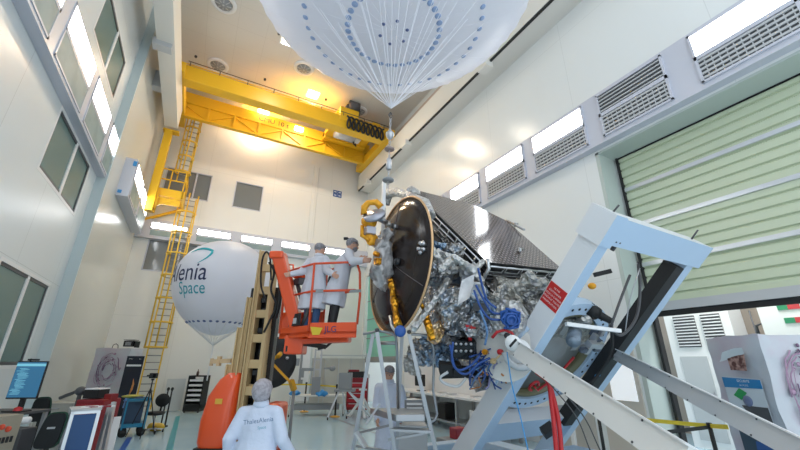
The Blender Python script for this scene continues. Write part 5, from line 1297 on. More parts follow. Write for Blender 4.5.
# covered racks with printed film
def covered_rack(a, b_, zt, dep, label, cat='rack', art=None, side_art=None):
    """film draped box; a,b bottom corners of the front face"""
    a = V((a.x, a.y, 0)); b_ = V((b_.x, b_.y, 0)); dx = (b_-a); L = dx.length; dx.normalize(); dy = V((-dx.y, dx.x, 0))
    if dy.dot(CAM-a) > 0: dy = -dy
    r = empty('covered_rack', a, label, cat)
    g = MB(); Q = lambda u, v, z: a+dx*u+dy*v+ZZ*z
    g.grid(Q(0, 0, .1), Q(L, 0, .1), Q(L, 0, zt), Q(0, 0, zt), 22, 30, .03, 2.5, smooth=True)
    g.grid(Q(L, 0, .1), Q(L, dep, .1), Q(L, dep, zt), Q(L, 0, zt), 18, 30, .03, 2.5, smooth=True)
    g.grid(Q(0, dep, .1), Q(0, 0, .1), Q(0, 0, zt), Q(0, dep, zt), 18, 30, .03, 2.5, smooth=True)
    g.grid(Q(0, 0, zt), Q(L, 0, zt), Q(L, dep, zt), Q(0, dep, zt), 22, 18, .03, 2.5, smooth=True)
    o = g.build('film_cover', sketch, r)
    for sx_ in (.08, L-.08):
        for sy_ in (.08, dep-.08): g = MB(); q = Q(sx_, sy_, .06); g.cyl(q-dx*.02, q+dx*.02, .06, 10); g.build('caster', black, r)
    return r, Q, L, dx, dy, o
def sketch_art(Q, L, z0_, z1, par, seed, nrm, flip=False, side=False, dep=1):
    rg = random.Random(seed); g = MB()
    def pt(u, v): return (Q(u*L, 0, z0_+(z1-z0_)*v)+nrm*.035) if not side else (Q(L, u*dep, z0_+(z1-z0_)*v)+nrm*.035)
    cx_, cy_ = .5, .52
    for k in range(44):                                   # loose pen strokes circling a helmet-like form
        a0 = rg.uniform(0, 6.28); rr = rg.uniform(.12, .34); n_ = rg.randint(4, 8); pts = []
        for j in range(n_):
            a = a0+j*.22; r2 = rr*(1+rg.uniform(-.08, .08)); pts.append(pt(min(max(cx_+r2*math.cos(a), .04), .96), cy_+r2*1.15*math.sin(a)))
        g.tube(pts, rg.uniform(.004, .013), 4, m=0 if k % 3 == 0 else 1)
    for k in range(14):
        a = rg.uniform(0, 6.28); rr = rg.uniform(.2, .36); p = pt(min(max(cx_+rr*math.cos(a), .05), .95), cy_+rr*1.1*math.sin(a)); g.lathe(p, nrm, [(rg.uniform(.015, .045), 0), (.01, .004)], 7, m=k % 2)
    g.build('printed_sketch', [ink, inkp], par)
a = D(84, 393, 12.6); b_ = D(120, 393, 12.6); zt_ = ztop(a, 348)
r, Q, L, dx, dy, o = covered_rack(a, b_, zt_, .7, 'tall rack under white film with a purple ink sketch, near the left wall')
sketch_art(Q, L, 1.0, zt_, o, 11, -dy)
c = Q(L*.78, .3, zt_+.06); t_ = empty('projector', c-ZZ*.05, 'black audio unit standing on the white covered rack on the left', 'device')
g = MB(); g.box(c+ZZ*.1, (.36, .25, .2), (dx, dy, ZZ)); bev(g.build('body', blackg, t_), .01); g = MB(); g.box(c+ZZ*.1-dy*.13, (.2, .01, .12), (dx, dy, ZZ)); g.lathe(c+ZZ*.1-dy*.14, -dy, [(.05, 0), (.04, .01), (0, .01)], 14); g.build('front_plate', grey, t_)
g = MB(); g.box(c+dx*.25+ZZ*.08, (.06, .2, .22), (dx, dy, ZZ)); g.box(c+ZZ*.23, (.4, .25, .02), (dx, dy, ZZ)); g.build('side_unit', black, t_)
g = MB(); c4 = Q(L*.36, .3, zt_); g.tube([c4-dx*.12, c4-dx*.1+ZZ*.12, c4+ZZ*.16, c4+dx*.08+ZZ*.1, c4+dx*.1], .012, 6); tag(g.build('cable_loop', black), 'black cable loop rising from the top of the left covered rack', 'cable')
# black roll-up poster
a = D(116, 402, 12.1); b_ = D(134, 402, 12.2); zt_ = ztop(a, 356); a.z = b_.z = .25
t_ = empty('rollup_poster', V((a.x, a.y, 0)), 'black poster with a glowing comet picture beside the tripod', 'poster')
dx = (b_-a); dx.z = 0; L = dx.length; dx.normalize(); nn_ = dx.cross(ZZ); nn_ = nn_ if nn_.dot(CAM-a) > 0 else -nn_
a = a; Z0 = .25; ZH = zt_-Z0
PQ = lambda u, v: V((a.x, a.y, Z0))+dx*L*u+ZZ*ZH*v
g = MB(); g.prism([PQ(0, 0), PQ(1, 0), PQ(1, 1), PQ(0, 1)], -nn_*.01); g.build('banner', poster_k, t_)
g = MB(); text_mb('Thales', PQ(.25, .955), dx, ZZ, .05, g, 0, .006); text_mb('esa', PQ(.78, .955), dx, ZZ, .05, g, 0, .006); text_mb('BEPICOLOMBO', PQ(.5, .84), dx, ZZ, .055, g, 0, .006) if False else g.prism([PQ(.08, .835)+nn_*.003, PQ(.92, .835)+nn_*.003, PQ(.92, .865)+nn_*.003, PQ(.08, .865)+nn_*.003], nn_*.002); g.build('white_caption', white_m, t_)
g = MB(); pts = [PQ(.62, .38), PQ(.7, .48), PQ(.72, .56), PQ(.66, .64)]; g.tube([p+nn_*.006 for p in pts], [.01, .035, .03, .005], 6, m=0); g.tube([PQ(.45, .3)+nn_*.006, PQ(.55, .4)+nn_*.006, PQ(.5, .2)+nn_*.006], [.03, .02, .04], 6, m=1); g.build('comet_picture', [mat('comet_orange', (.6, .25, .08), .5), mat('comet_blue', (.2, .35, .7), .5)], t_)
g = MB(); g.box(V(((a.x+b_.x)/2, (a.y+b_.y)/2, .06)), (L, .2, .1), (dx, nn_, ZZ)); g.beam(V(((a.x+b_.x)/2, (a.y+b_.y)/2, .1))-nn_*.04, PQ(.5, .99)-nn_*.04, .02, .02, up=dx); g.build('banner_stand', alu, t_)
# tripod with camera
c = P(140, 437, 2, 0); c = V((c.x, c.y, 0)); zc_ = ztop(c, 376)
t_ = empty('camera_tripod', c, 'black camera tripod in front of the blue trolley area on the left', 'tripod')
top = V((c.x, c.y, zc_-.35))
for k in range(3):
    a_2 = k*2.094+.6; g = MB(); g.cyl(top, c+V((.42*math.cos(a_2), .42*math.sin(a_2), 0)), .018, 8, r2=.012); g.build('leg', black, t_)
g = MB(); g.cyl(top-ZZ*.3, top+ZZ*.25, .018, 8); g.box(top+ZZ*.25, (.08, .08, .05)); g.build('centre_column', black, t_)
g = MB(); g.box(top+ZZ*.36, (.2, .12, .15), A_l); g.cyl(top+ZZ*.36-VH*.05, top+ZZ*.36-VH*.16, .05, 14); g.box(top+ZZ*.36-UH*.15, (.1, .05, .04), A_l); tag(g.build('camera_body', blackg, t_))
# blue trolley
a = P(119, 438, 2, 0); b_ = P(142, 436, 2, 0); a.z = b_.z = 0; dx = (b_-a); L = dx.length; dx.normalize(); dy = V((-dx.y, dx.x, 0)); zt_ = ztop(a, 400)
t_ = empty('platform_trolley', a, 'blue framed trolley with glass-like side and black wheels in the left work area', 'trolley')
Q2 = lambda u, v, z: a+dx*u*L+dy*v*.6+ZZ*z
bt_m = mat('trolley_blue', (.02, .22, .38), .4)
g = MB()
for u in (0, 1):
    for v in (0, 1): g.beam(Q2(u, v, .2), Q2(u, v, zt_), .04, .04, up=dy)
for v in (0, 1): g.beam(Q2(0, v, zt_), Q2(1.0, v, zt_), .05, .05)
for u in (0, 1): g.beam(Q2(u, 0, zt_), Q2(u, 1, zt_), .05, .05)
g.build('frame', bt_m, t_)
g = MB(); g.prism([Q2(-.03, -.05, .25), Q2(1.03, -.05, .25), Q2(1.03, 1.05, .25), Q2(-.03, 1.05, .25)], ZZ*.1); g.build('lower_deck', bt_m, t_)
g = MB(); g.prism([Q2(0, 0, zt_-.06), Q2(1, 0, zt_-.06), Q2(1, 1, zt_-.06), Q2(0, 1, zt_-.06)], ZZ*.03); g.build('upper_deck', mat('trolley_teal', (.05, .2, .28), .4), t_)
for u in (.08, .9):
    for v in (.05, .95): g = MB(); q = Q2(u, v, .11); g.cyl(q-dy*.03, q+dy*.03, .11, 18); g.build('wheel', black, t_)
q = Q2(.2, .5, zt_); g = MB(); g.ell(q+ZZ*.08, (.3, .14, .05), (dx, dy, ZZ)); tag(g.build('yellow_pouch', mat('pouch', (.45, .4, .08), .6)), 'flat yellow-green pouch on top of the blue trolley', 'pouch')
g = MB(); q = Q2(.5, .5, zt_-.35); g.box(Q2(.35, .5, .35+.3), (.5, .4, .6), (dx, dy, ZZ)); g.ell(Q2(.45, .4, 1.0-.1), (.2, .15, .2)); tag(g.build('equipment_bag', mat('bag_navy', (.04, .07, .12), .7)), 'dark blue bag inside the blue trolley', 'bag')
# small office chair
c = P(152, 433, 2, 0); c = V((c.x, c.y, 0)); t_ = empty('office_chair', c, 'small black office chair with round backrest right of the blue trolley', 'chair')
zs = ztop(c, 413); zb2 = ztop(c, 399)
g = MB(); g.lathe(V((c.x, c.y, zs)), ZZ, [(.0, -.06), (.22, -.05), (.26, 0), (.22, .04), (0, .04)], 22); g.build('seat', black, t_)
g = MB(); g.ell(V((c.x, c.y, zb2-.05))+VH*.2, (.24, .05, .2), A_l); g.build('backrest', black, t_)
g = MB(); g.beam(V((c.x, c.y, zs-.03))+VH*.18, V((c.x, c.y, zb2-.15))+VH*.22, .05, .03); g.build('back_support', black, t_)
g = MB(); g.cyl(V((c.x, c.y, .1)), V((c.x, c.y, zs)), .025, 10); g.build('gas_column', steel, t_)
for k in range(5):
    a_2 = k*2*math.pi/5; e = c+V((.28*math.cos(a_2), .28*math.sin(a_2), .09)); g = MB(); g.beam(c+ZZ*.13, e, .035, .03); lg = g.build('base_arm', steel, t_); g = MB(); g.cyl(e-V((.02, 0, .04)), e+V((.02, 0, -.04)), .045, 12); g.build('caster', black, lg)
c = D(162, 420, 12.6); c = V((c.x, c.y, 0)); zz2 = ztop(c, 389)
for k, (dx_, lb) in enumerate(((0, 'left one of two thin black posts behind the office chair'), (.14, 'right one of two thin black posts behind the office chair'))):
    g = MB(); q = c+UH*dx_; g.cyl(q, q+ZZ*zz2, .025, 10); g.ell(q+ZZ*zz2, (.05, .05, .06)); g.cyl(q, q+ZZ*.04, .09, 14); tag(g.build('post', black), lb, 'post')
g = MB(); q = D(157, 421, 11.9); g.ell(V((q.x, q.y, .12)), (.28, .18, .12), A_l)
for k, p in enumerate(g.v): g.v[k] = p+noise.noise_vector(p*7)*.05
tag(g.build('yellow_bundle', mat('bundle', (.65, .42, .05), .6)), 'yellow bundle on the floor behind the office chair', 'bundle')
# white floor-standing panel against the back wall and black drawer rack
g = MB(); g.span((-.6, 21.0, .02), (.15, 21.06, 1.35)); tag(g.build('white_board', mat('board_grey', (.6, .62, .62), .5)), 'plain pale board leaning at the back wall left of the drawer rack', 'panel')
c = D(193.5, 411, 16.2); c = V((c.x, c.y, 0)); zt_ = ztop(c, 376); t_ = empty('drawer_rack', c, 'black wheeled rack with white trays by the back wall, left of the orange hood', 'rack')
g = MB()
for sx_ in (-.34, .34): g.box(c+UH*sx_+ZZ*(zt_/2+.1), (.06, .5, zt_-.2), A_l)
g.box(c+ZZ*(zt_), (.74, .5, .05), A_l); g.box(c+ZZ*.2, (.74, .5, .3), A_l); g.box(c+VH*.22+ZZ*(zt_/2), (.7, .04, zt_-.3), A_l); g.build('frame', black, t_)
for k in range(5): g = MB(); g.box(c+ZZ*(.5+k*.2), (.6, .46, .08), A_l); g.build('tray', white_m, t_)
for sx_ in (-.3, .3): g = MB(); q = c+UH*sx_-VH*.2+ZZ*.05; g.cyl(q-UH*.02, q+UH*.02, .05, 12); g.build('caster', black, t_)
g = MB(); q = c+ZZ*(zt_+.025); g.lathe(q+UH*-.12, ZZ, [(.05, 0), (.055, .14), (.02, .2), (.02, .26), (0, .26)], 14); tag(g.build('bottle', mat('bottle_brown', (.1, .05, .04), .3)), 'dark bottle standing on top of the black drawer rack', 'bottle')
# ================================================================== BACK CENTRE
mb = MB(); mb.span((5.9, 20.6, 0), (9.0, 20.7, 2.3)); 
for k in range(5): mb.span((5.9+k*.75, 20.57, 0), (5.94+k*.75, 20.6, 2.3), 1)
t_ = mb.build('partition', [mat('partition_beige', (.5, .47, .42), .6), lgrey]); tag(t_, 'low beige partition wall at the back behind the red tool cabinets', 'partition')
g = MB(); g.beam((6.3, 20.5, 2.45), (9.1, 20.5, 2.45), .06, .06); g.beam((6.4, 20.5, 0), (6.4, 20.5, 2.6), .05, .05, up=(0, 1, 0)); g.beam((9.05, 20.5, 0), (9.05, 20.5, 2.6), .05, .05, up=(0, 1, 0)); tag(g.build('clothes_rail', lgrey), 'grey horizontal rail above the low beige partition', 'rail')
# red tool cabinets
for x, w, y0_, lb in ((357, .95, 378, 'red drawer tool cabinet by the back partition, with black cases on it'), ):
    c = D(x, 405, 16.6); c = V((c.x, c.y, 0)); zt_ = ztop(c, y0_); t_ = empty('tool_cabinet', c, lb, 'cabinet')
    g = MB(); g.box(c+ZZ*(zt_/2+.06), (w, .5, zt_-.1), A_l); g.build('body', redp, t_)
    for k in range(5): g = MB(); g.box(c-VH*.26+ZZ*(.3+k*(zt_-.35)/5), (w-.1, .02, .16), A_l); d_o = g.build('drawer', mat('tool_red', (.5, .02, .03), .35), t_); g = MB(); g.box(c-VH*.28+ZZ*(.36+k*(zt_-.35)/5), (w-.25, .02, .03), A_l); g.build('handle', lgrey, d_o)
    for sx_ in (-.4, .4): g = MB(); g.cyl(c+UH*(sx_-.02)+ZZ*.06, c+UH*(sx_+.02)+ZZ*.06, .06, 10); g.build('caster', black, t_)
    g = MB(); g.box(c-UH*.1+ZZ*(zt_+.15), (.75, .4, .26), A_l); tag(g.build('black_case', black), 'black equipment case on the red tool cabinet', 'case')
    g = MB(); g.box(c-UH*.2+ZZ*(zt_+.32), (.5, .3, .08), A_l); tag(g.build('red_box', redp), 'flat red box lying on the black equipment case', 'box')
    for k in range(4): g = MB(); g.lathe(c+UH*(.3+.1*(k-1))+ZZ*(zt_+.01), ZZ, [(.03, 0), (.035, .14), (.02, .16), (0, .16)], 10); tag(g.build('spray_can', lgrey), 'grey can in the short row at the right end of the red tool cabinet', 'can', 'cans on the red tool cabinet')
# wheeled frame table with machine
a = D(288, 404, 15.0); b_ = D(345, 406, 15.3); a.z = b_.z = 0; dx = (b_-a); L = dx.length; dx.normalize(); dy = V((-dx.y, dx.x, 0)); zt_ = ztop(a, 397)
t_ = empty('low_table', a, 'low white wheeled table in front of the back partition', 'table')
g = MB(); Q3 = lambda u, v, z: a+dx*u+dy*v+ZZ*z
g.prism([Q3(0, 0, zt_), Q3(L, 0, zt_), Q3(L, .9, zt_), Q3(0, .9, zt_)], ZZ*.05); g.build('table_top', offwhite, t_)
for u in (.06, L-.06):
    for v in (.06, .84): g = MB(); g.beam(Q3(u, v, .08), Q3(u, v, zt_), .05, .05, up=dy); l_ = g.build('leg', lgrey, t_); g = MB(); g.cyl(Q3(u, v, .05)-dx*.02, Q3(u, v, .05)+dx*.02, .05, 10); g.build('caster', black, l_)
g = MB(); g.box(Q3(L*.5, .45, zt_*.45), (L*.8, .6, .2), (dx, dy, ZZ)); g.build('lower_shelf', grey, t_)
c = Q3(L*.45, .4, zt_+.05); tz = ztop(c, 349)
t_ = empty('measuring_column', c, 'tall grey measuring column with side arms on the low white table', 'machine')
g = MB()
for sx_ in (-.13, .13): g.box(c+dx*sx_+ZZ*(tz-c.z)/2, (.06, .12, tz-c.z), (dx, dy, ZZ))
for k in range(5): g.box(c+ZZ*(.2+k*.4), (.22, .08, .05), (dx, dy, ZZ))
g.build('column', steel, t_)
g = MB(); g.box(c+ZZ*.35, (.36, .3, .7), (dx, dy, ZZ)); g.build('base_box', grey, t_)
g = MB(); g.box(c-dx*.4+ZZ*1.0, (.5, .12, .12), (dx, dy, ZZ)); g.box(c-dx*.65+ZZ*.85, (.2, .2, .34), (dx, dy, ZZ)); g.box(c+dx*.45+ZZ*1.05, (.35, .1, .08), (dx, dy, ZZ)); g.ell(c+dx*.65+ZZ*1.05, (.14, .12, .12)); g.box(c-dx*.85+ZZ*1.3, (.14, .1, .3), (dx, dy, ZZ)); g.build('side_arm', grey, t_)
g = MB(); c5 = Q3(-.4, 1.5, 0); 
t_ = empty('white_instrument', V((D(302, 400, 17.6).x, D(302, 400, 17.6).y, 0)), 'tall slim white instrument tower left of the grey column', 'machine')
q = ORG[t_.name]; zt2 = ztop(q, 338); g.box(q+ZZ*zt2*.55, (.55, .4, zt2*.9), A_l); bev(g.build('tower', white_m, t_), .03)
g = MB(); g.box(q-VH*.22-UH*.15+ZZ*zt2*.6, (.1, .04, zt2*.4), A_l); g.box(q-VH*.25-UH*.1+ZZ*1.2, (.2, .1, .2), A_l); g.build('panel_strip', grey, t_)
g = MB(); g.box(q+ZZ*.1, (.7, .6, .2), A_l); g.build('plinth', lgrey, t_)
for x, y, lb in ((295, 393, 'crumpled blue cloth at the left end of the low white table'), (322, 391, 'small blue cloth at the right end of the low white table')):
    q = D(x, y, 15.3); q.z = ORG['low_table'].z+zt_+.13; g = MB(); g.ell(q, (.24, .16, .1), A_l)
    for k, p in enumerate(g.v): g.v[k] = p+noise.noise_vector(p*8)*.08
    tag(g.build('cloth', blue2), lb, 'cloth')
# second frame cart with long legs
a = D(366, 412, 14.6); b_ = D(416, 411, 14.8)
a = D(328, 413, 14.2); b_ = D(347, 411, 14.6); a.z = b_.z = 0
t_ = empty('a_frame_stand', (a+b_)/2, 'grey wheeled stand with slanting legs right of the barrier posts', 'stand')
for p in (a, b_):
    g = MB(); g.beam(p+ZZ*.1, (a+b_)/2+ZZ*1.0+(p-a)*.2, .06, .06, up=VH); l_ = g.build('leg', alu, t_); g = MB(); g.cyl(p+ZZ*.06-UH*.02, p+ZZ*.06+UH*.02, .06, 10); g.build('caster', black, l_)
for dxx in (.9, 1.15): 
    g = MB(); p = b_+UH*dxx-VH*.2*0; g.beam(p+ZZ*.1, (a+b_)/2+ZZ*1.0+UH*.4, .06, .06, up=VH); l_ = g.build('leg', alu, t_); g = MB(); g.cyl(p+ZZ*.06-UH*.02, p+ZZ*.06+UH*.02, .06, 10); g.build('caster', black, l_)
g = MB(); g.box((a+b_)/2+ZZ*1.05+UH*.25, (.8, .5, .08), A_l); g.box((a+b_)/2+ZZ*1.4+UH*.25, (.5, .35, .6), A_l); g.build('head_block', grey, t_)
c = D(362, 412, 15.0); c = V((c.x, c.y, 0)); t_ = empty('white_jack_stand', c, 'white tripod jack stand in front of the red tool cabinet', 'stand')
for k in range(3):
    a_2 = k*2.094+.3; g = MB(); g.beam(c+ZZ*.75, c+V((.55*math.cos(a_2), .55*math.sin(a_2), .03)), .09, .09); g.build('leg', white_m, t_)
g = MB(); g.cyl(c+ZZ*.25, c+ZZ*1.0, .08, 14); g.cyl(c+ZZ*1.0, c+ZZ*1.06, .16, 16); g.build('post', white_m, t_)
# barrier posts and tape
def barrier_post(c, h, label, bm=orange, lean=0):
    r = empty('barrier_post', c, label, 'barrier'); 
    g = MB(); g.lathe(c, ZZ, [(.2, 0), (.2, .03), (.05, .06), (.0, .06)], 24); g.build('base', bm, r)
    g = MB(); g.cyl(c+ZZ*.05, c+ZZ*h, .035, 14); g.cyl(c+ZZ*h, c+ZZ*(h+.08), .045, 14); g.build('post', black, r); return r
ob_ = mat('post_base_orange', (.75, .4, .08), .5)
pA = P(335, 417, 2, 0); pB = P(304, 412, 2, 0)
barrier_post(pA, 1.15, 'black barrier post with orange foot, the nearer of two at the back', ob_); barrier_post(pB, 1.15, 'black barrier post with orange foot, the farther of two at the back', ob_)
g = MB(); tp_m = mat('tape_yellow', (.8, .62, .05), .5)
pC = V((3.0, 18.6, 0)); g.beam(pA+ZZ*1.14, pB+ZZ*1.14, .01, .06); g.beam(pB+ZZ*1.14, pC+ZZ*1.14, .01, .06); tag(g.build('barrier_tape', tp_m), 'yellow barrier tape strung between the two posts with orange feet', 'tape')
# second dish held behind the mast, with gold support
c = D(272, 362, 9.6); t_ = empty('second_dish', V((c.x, c.y, 0)), 'dark round dish reflector half hidden behind the tan mast', 'dish')
dn2 = (V((CAM.x, CAM.y, c.z))-c).normalized(); dn2 = (dn2+UH*.25).normalized()
g = MB(); g.lathe(c, dn2, [(0, -.05), (.4, -.03), (.64, 0), (.64, -.03), (.4, -.07), (0, -.09)], 56); o = g.build('dish_reflector', mat('dish_black', (.02, .02, .022), .45), t_)
g = MB(); q = D(287, 358, 9.45); g.cyl(q, q+dn2*.04, .04, 12); g.build('centre_fitting', steel, o)
g = MB(); a2, b2_, c2_ = D(270, 361, 9.3), D(296, 388, 9.3), D(279, 355.5, 9.3); g.beam(a2, b2_, .06, .06); g.beam(a2, c2_, .07, .07); g.cyl(c2_-F*.05, c2_+F*.12, .06, 10); g.beam(D(291, 380, 9.3), D(294, 390, 9.3), .14, .1); g.beam(D(268, 364, 9.3), D(264, 372, 9.3), .06, .06); g.build('gold_bracket', mat('bracket_gold', (.72, .36, .02), .35, .4), t_)
g = MB(); e = D(294, 390, 9.35); g.cyl(V((e.x, e.y, .05)), e, .04, 12); g.cyl(V((c.x, c.y, .05)), c-ZZ*.3-dn2*.1, .05, 12); g.cyl(V((c.x, c.y, 0)), V((c.x, c.y, .05)), .4, 24); g.build('floor_stand', grey, t_)
# ================================================================== BENCHES UNDER THE SPACECRAFT
t_ = empty('work_bench', V((8.3, 11.5, 0)), 'long white-topped grey work bench along the right wall under the spacecraft', 'bench')
g = MB(); g.span((7.9, 8.6, 1.0), (8.75, 15.0, 1.06)); g.build('bench_top', white_m, t_)
for y in (8.7, 10.7, 12.8, 14.8):
    for x in (7.97, 8.67): g = MB(); g.span((x-.04, y-.04, 0), (x+.04, y+.04, 1.0)); g.build('leg', steel, t_)
g = MB(); g.span((7.95, 8.65, .25), (8.7, 14.9, .3)); g.build('lower_shelf', steel, t_)
g = MB(); g.span((8.78, 7.0, .9), (8.86, 15.6, 2.05)); g.span((8.78, 7.0, 0), (8.86, 7.1, .9)); g.span((8.78, 15.5, 0), (8.86, 15.6, .9)); tag(g.build('white_screen_wall', white_m), 'long white partition screen behind the work bench', 'partition')
for y0_, w, h, mm, nm, lb, ct in ((9.6, .5, .42, white_m, 'carton', 'white carton under the bench nearest the trolley leg', 'box'), (11.4, .45, .5, black, 'black_bin', 'black bin under the middle of the work bench', 'bin'), (13.6, .6, .5, grey, 'grey_box', 'grey box under the far end of the work bench', 'box')):
    g = MB(); g.span((8.0, y0_, .3), (8.0+w, y0_+w, .3+h)); tag(bev(g.build(nm, mm), .015), lb, ct)
for i, (y0_, x0_) in enumerate(((9.3, 8.1), (10.1, 8.3), (11.2, 8.15), (12.0, 8.3))):
    g = MB(); g.box((x0_, y0_, 1.075), (.35, .25, .02)); g.box((x0_+.04, y0_+.05, 1.1), (.3, .2, .02), m=1); tag(g.build('documents', [white_m, lgrey]), ['papers at the near end of the work bench', 'papers second along the bench from the trolley leg', 'papers in the middle of the work bench', 'papers at the far end of the bench next to the black screen'][i], 'papers')
t_ = empty('monitor', V((8.3, 13.4, 1.06)), 'small black monitor standing on the far end of the work bench', 'monitor')
g = MB(); g.box((8.25, 13.4, 1.45), (.05, .7, .42)); g.build('bezel', black, t_); g = MB(); g.box((8.3, 13.4, 1.2), (.06, .1, .26)); g.box((8.3, 13.4, 1.075), (.25, .3, .02)); g.build('stand', black, t_)
# low cases in front of the bench, right of the stair
c = D(412, 436, 6.9); c = V((c.x, c.y, 0)); g = MB(); zt_ = ztop(c, 424); g.box(c+ZZ*zt_/2+ZZ*.01, (.55, .5, zt_), A_l); t_ = bev(g.build('flight_case', lgrey), .02); tag(t_, 'grey case on the floor behind the platform stair', 'case')
c = D(386, 432, 8.6); c = V((c.x, c.y, 0)); 
t_ = empty('white_cabinet', V((6.5, 11.2, 0)), 'white waist-high cabinet between the stair and the bench', 'cabinet'); g = MB(); g.span((6.25, 10.9, 0), (6.85, 11.5, 1.0)); bev(g.build('body', white_m, t_), .02); g = MB(); g.span((6.22, 10.95, .1), (6.25, 11.45, .94)); d_o = g.build('door', offwhite, t_); g = MB(); g.span((6.2, 11.0, .6), (6.22, 11.03, .75)); g.build('handle', steel, d_o)
g = MB(); g.span((6.0, 8.3, .01), (7.9, 9.0, .3)); tag(bev(g.build('transport_case', mat('case_grey', (.22, .23, .24), .5)), .02), 'dark grey flat transport case on the floor by the trolley leg', 'case')
g = MB(); g.span((6.25, 8.45, .3), (6.6, 8.75, .55)); tag(bev(g.build('red_box', mat('box_wine', (.3, .03, .05), .5)), .02), 'wine red box on the dark grey flat transport case', 'box')
# ================================================================== RIGHT SIDE
# cabinets in the corridor
t_ = empty('air_unit', V((12.8, 5.6, 0)), 'white cabinet with two louvred grilles seen under the roller shutter', 'cabinet')
g = MB(); g.span((12.5, 4.55, 0), (13.3, 6.15, 3.9)); g.build('body', white_m, t_)
for y0_, y1_ in ((4.75, 5.2), (5.35, 5.9)):
    g = MB(); g.span((12.47, y0_, 2.55), (12.5, y1_, 3.4))
    for k in range(10): g.span((12.44, y0_, 2.58+k*.083), (12.47, y1_, 2.61+k*.083), 1)
    g.build('louvre', [dgrey, white_m], t_)
for y0_, y1_ in ((4.65, 5.15), (5.3, 5.95)): g = MB(); g.span((12.47, y0_, .2), (12.5, y1_, 2.3)); d_o = g.build('door', lgrey if y0_ > 5 else offwhite, t_); g = MB(); g.span((12.43, y0_+.04, 1.2), (12.47, y0_+.08, 1.4)); g.build('handle', steel, d_o)
t_ = empty('white_container', V((12.6, 2.8, 0)), 'white container with small green and red marks at the right edge', 'container')
g = MB(); g.span((11.9, 1.2, 0), (13.6, 3.75, 3.6)); g.build('body', white_m, t_)
g = MB()
fm = [mat('mark_green', (.03, .25, .12), .5), mat('mark_red', (.55, .05, .06), .5)]
for (y, z) in ((3.2, 3.28), (3.15, 2.98)): g = MB(); g.span((11.88, y-.0, z), (11.9, y+.18, z+.12), 0); g.span((11.88, y-.2, z), (11.9, y, z+.12), 1); g.build('flag_mark', fm, t_)
g = MB(); g.span((11.84, 2.6, 0), (11.9, 2.68, 3.6)); g.span((11.8, 2.5, 2.3), (11.9, 2.75, 2.36)); g.span((11.8, 2.5, 1.6), (11.9, 2.75, 1.66)); g.build('locking_bar', black, t_)
g = MB(); g.cyl((12.5, 4.1, 0), (12.5, 4.1, 3.4), .02, 8); g.tube([V((12.3, 4.0, 2.7)), V((12.3, 4.0, 3.0)), V((12.3, 3.85, 3.05)), V((12.3, 3.8, 2.6))], .04, 8); g.cyl((12.3, 4.0, 0), (12.3, 4.0, 2.7), .03, 8); tag(g.build('pipework', dgrey), 'dark bent pipe between the louvred cabinet and the white container', 'pipe')
# covered rack on the right
a = D(709, 350, 5.75); b_ = D(761, 350, 4.95); zt_ = ztop(a, 338)
r, Q, L, dx, dy, o = covered_rack(a, b_, zt_, .9, 'film-covered rack with a blue safety poster and a purple sketch, far right')
sketch_art(Q, L, .9, zt_, o, 23, dx, side=True, dep=.9)
nn_ = -dy
def onQ(x, y, off=.04):
    d = D(x, y, 1)-CAM; p0 = Q(0, 0, 0)+nn_*off; return CAM+d*((p0-CAM).dot(nn_)/d.dot(nn_))
def card(pts, mm, name, par, off=.045, th=.004):
    g = MB(); g.prism([onQ(x, y, off) for x, y in pts], nn_*th); return g.build(name, mm, par)
card([(722, 376), (760, 379), (774, 424), (732, 410)], mat('poster_grey', (.55, .6, .64), .4), 'poster_sheet', o)
card([(722, 377), (760, 380), (763, 389), (725, 387)], mat('poster_blue', (.02, .19, .42), .4), 'poster_header', o, .05)
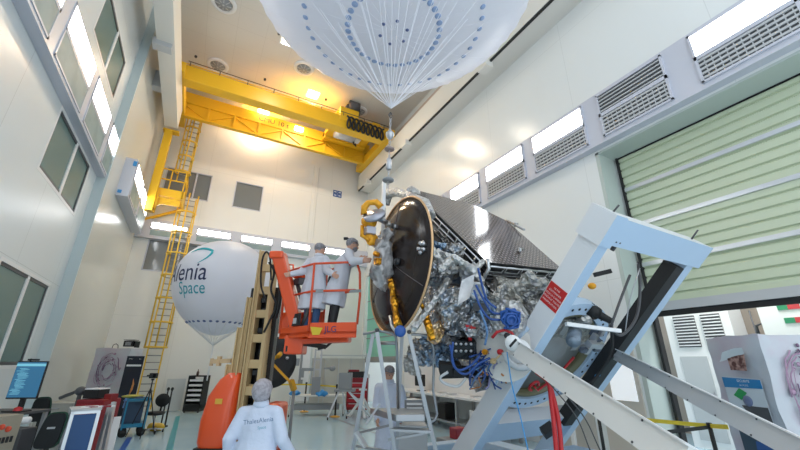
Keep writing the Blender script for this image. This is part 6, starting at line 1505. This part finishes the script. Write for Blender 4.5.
g = MB(); text_mb('SECURITE', onQ(743, 381.2, .056), (onQ(760, 384, .05)-onQ(724, 381.5, .05)), ZZ, .045, g, 0); text_mb('AU POSTE', onQ(744, 385.5, .056), (onQ(760, 384, .05)-onQ(724, 381.5, .05)), ZZ, .03, g, 0); g.build('poster_lettering', white_m, o)
card([(739, 388), (747, 393), (742, 400), (734, 395)], mat('card_green', (.02, .28, .08), .4), 'green_mark', o, .05)
g = MB(); c = onQ(748, 401, .05); g.lathe(c, nn_, [(.07, 0), (.07, .006), (.03, .008), (0, .008)], 20); g.build('round_mark', mat('mark_slate', (.15, .18, .3), .4), o)
card([(742, 405), (768, 408), (774, 425), (750, 415)], dgrey, 'dark_photo', o, .05)
card([(727, 357), (744, 353), (747, 371), (731, 370)], mat('photo_dark', (.1, .03, .025), .4, vary=.6, vscale=14, vcol=(.5, .3, .25)), 'small_photo', o, .05)
g = MB(); A4 = [onQ(719, 362, .05), onQ(744, 355, .05), onQ(742, 347, .16), onQ(722, 352, .14)]; g.grid(*A4, 8, 6, .02, 4); g.build('folded_sheet', white_m, o)
card([(738, 426), (779, 448), (792, 460), (748, 460)], mat('sheet_navy', (.04, .07, .1), .4), 'lower_board', o, .045)
card([(756, 441), (772, 445), (774, 455), (758, 452)], mat('sheet_blue', (.03, .1, .3), .4), 'lower_mark', o, .052)
# belt barrier
p1 = D(709, 424, 6.6); p2 = D(598, 414, 8.2)
zz1 = p1.z
barrier_post(V((p1.x, p1.y, 0)), p1.z-.06, 'black belt barrier post beside the covered rack on the right', black); barrier_post(V((p2.x, p2.y, 0)), p2.z-.06, 'black belt barrier post glimpsed between the white struts', black)
g = MB(); a = V((p1.x, p1.y, p1.z-.03)); b_ = V((p2.x, p2.y, p2.z-.03)); e = D(728, 427, 6.0); g.beam(a, b_, .008, .07); g.beam(a, e, .008, .07); tag(g.build('barrier_belt', tp_m), 'yellow barrier belt stretched below the white struts', 'tape')
g = MB(); e = D(668, 432, 6.2); g.beam(a-ZZ*.02, e, .008, .06); tag(g.build('barrier_belt', black), 'black barrier belt hanging left from the post on the right', 'tape')
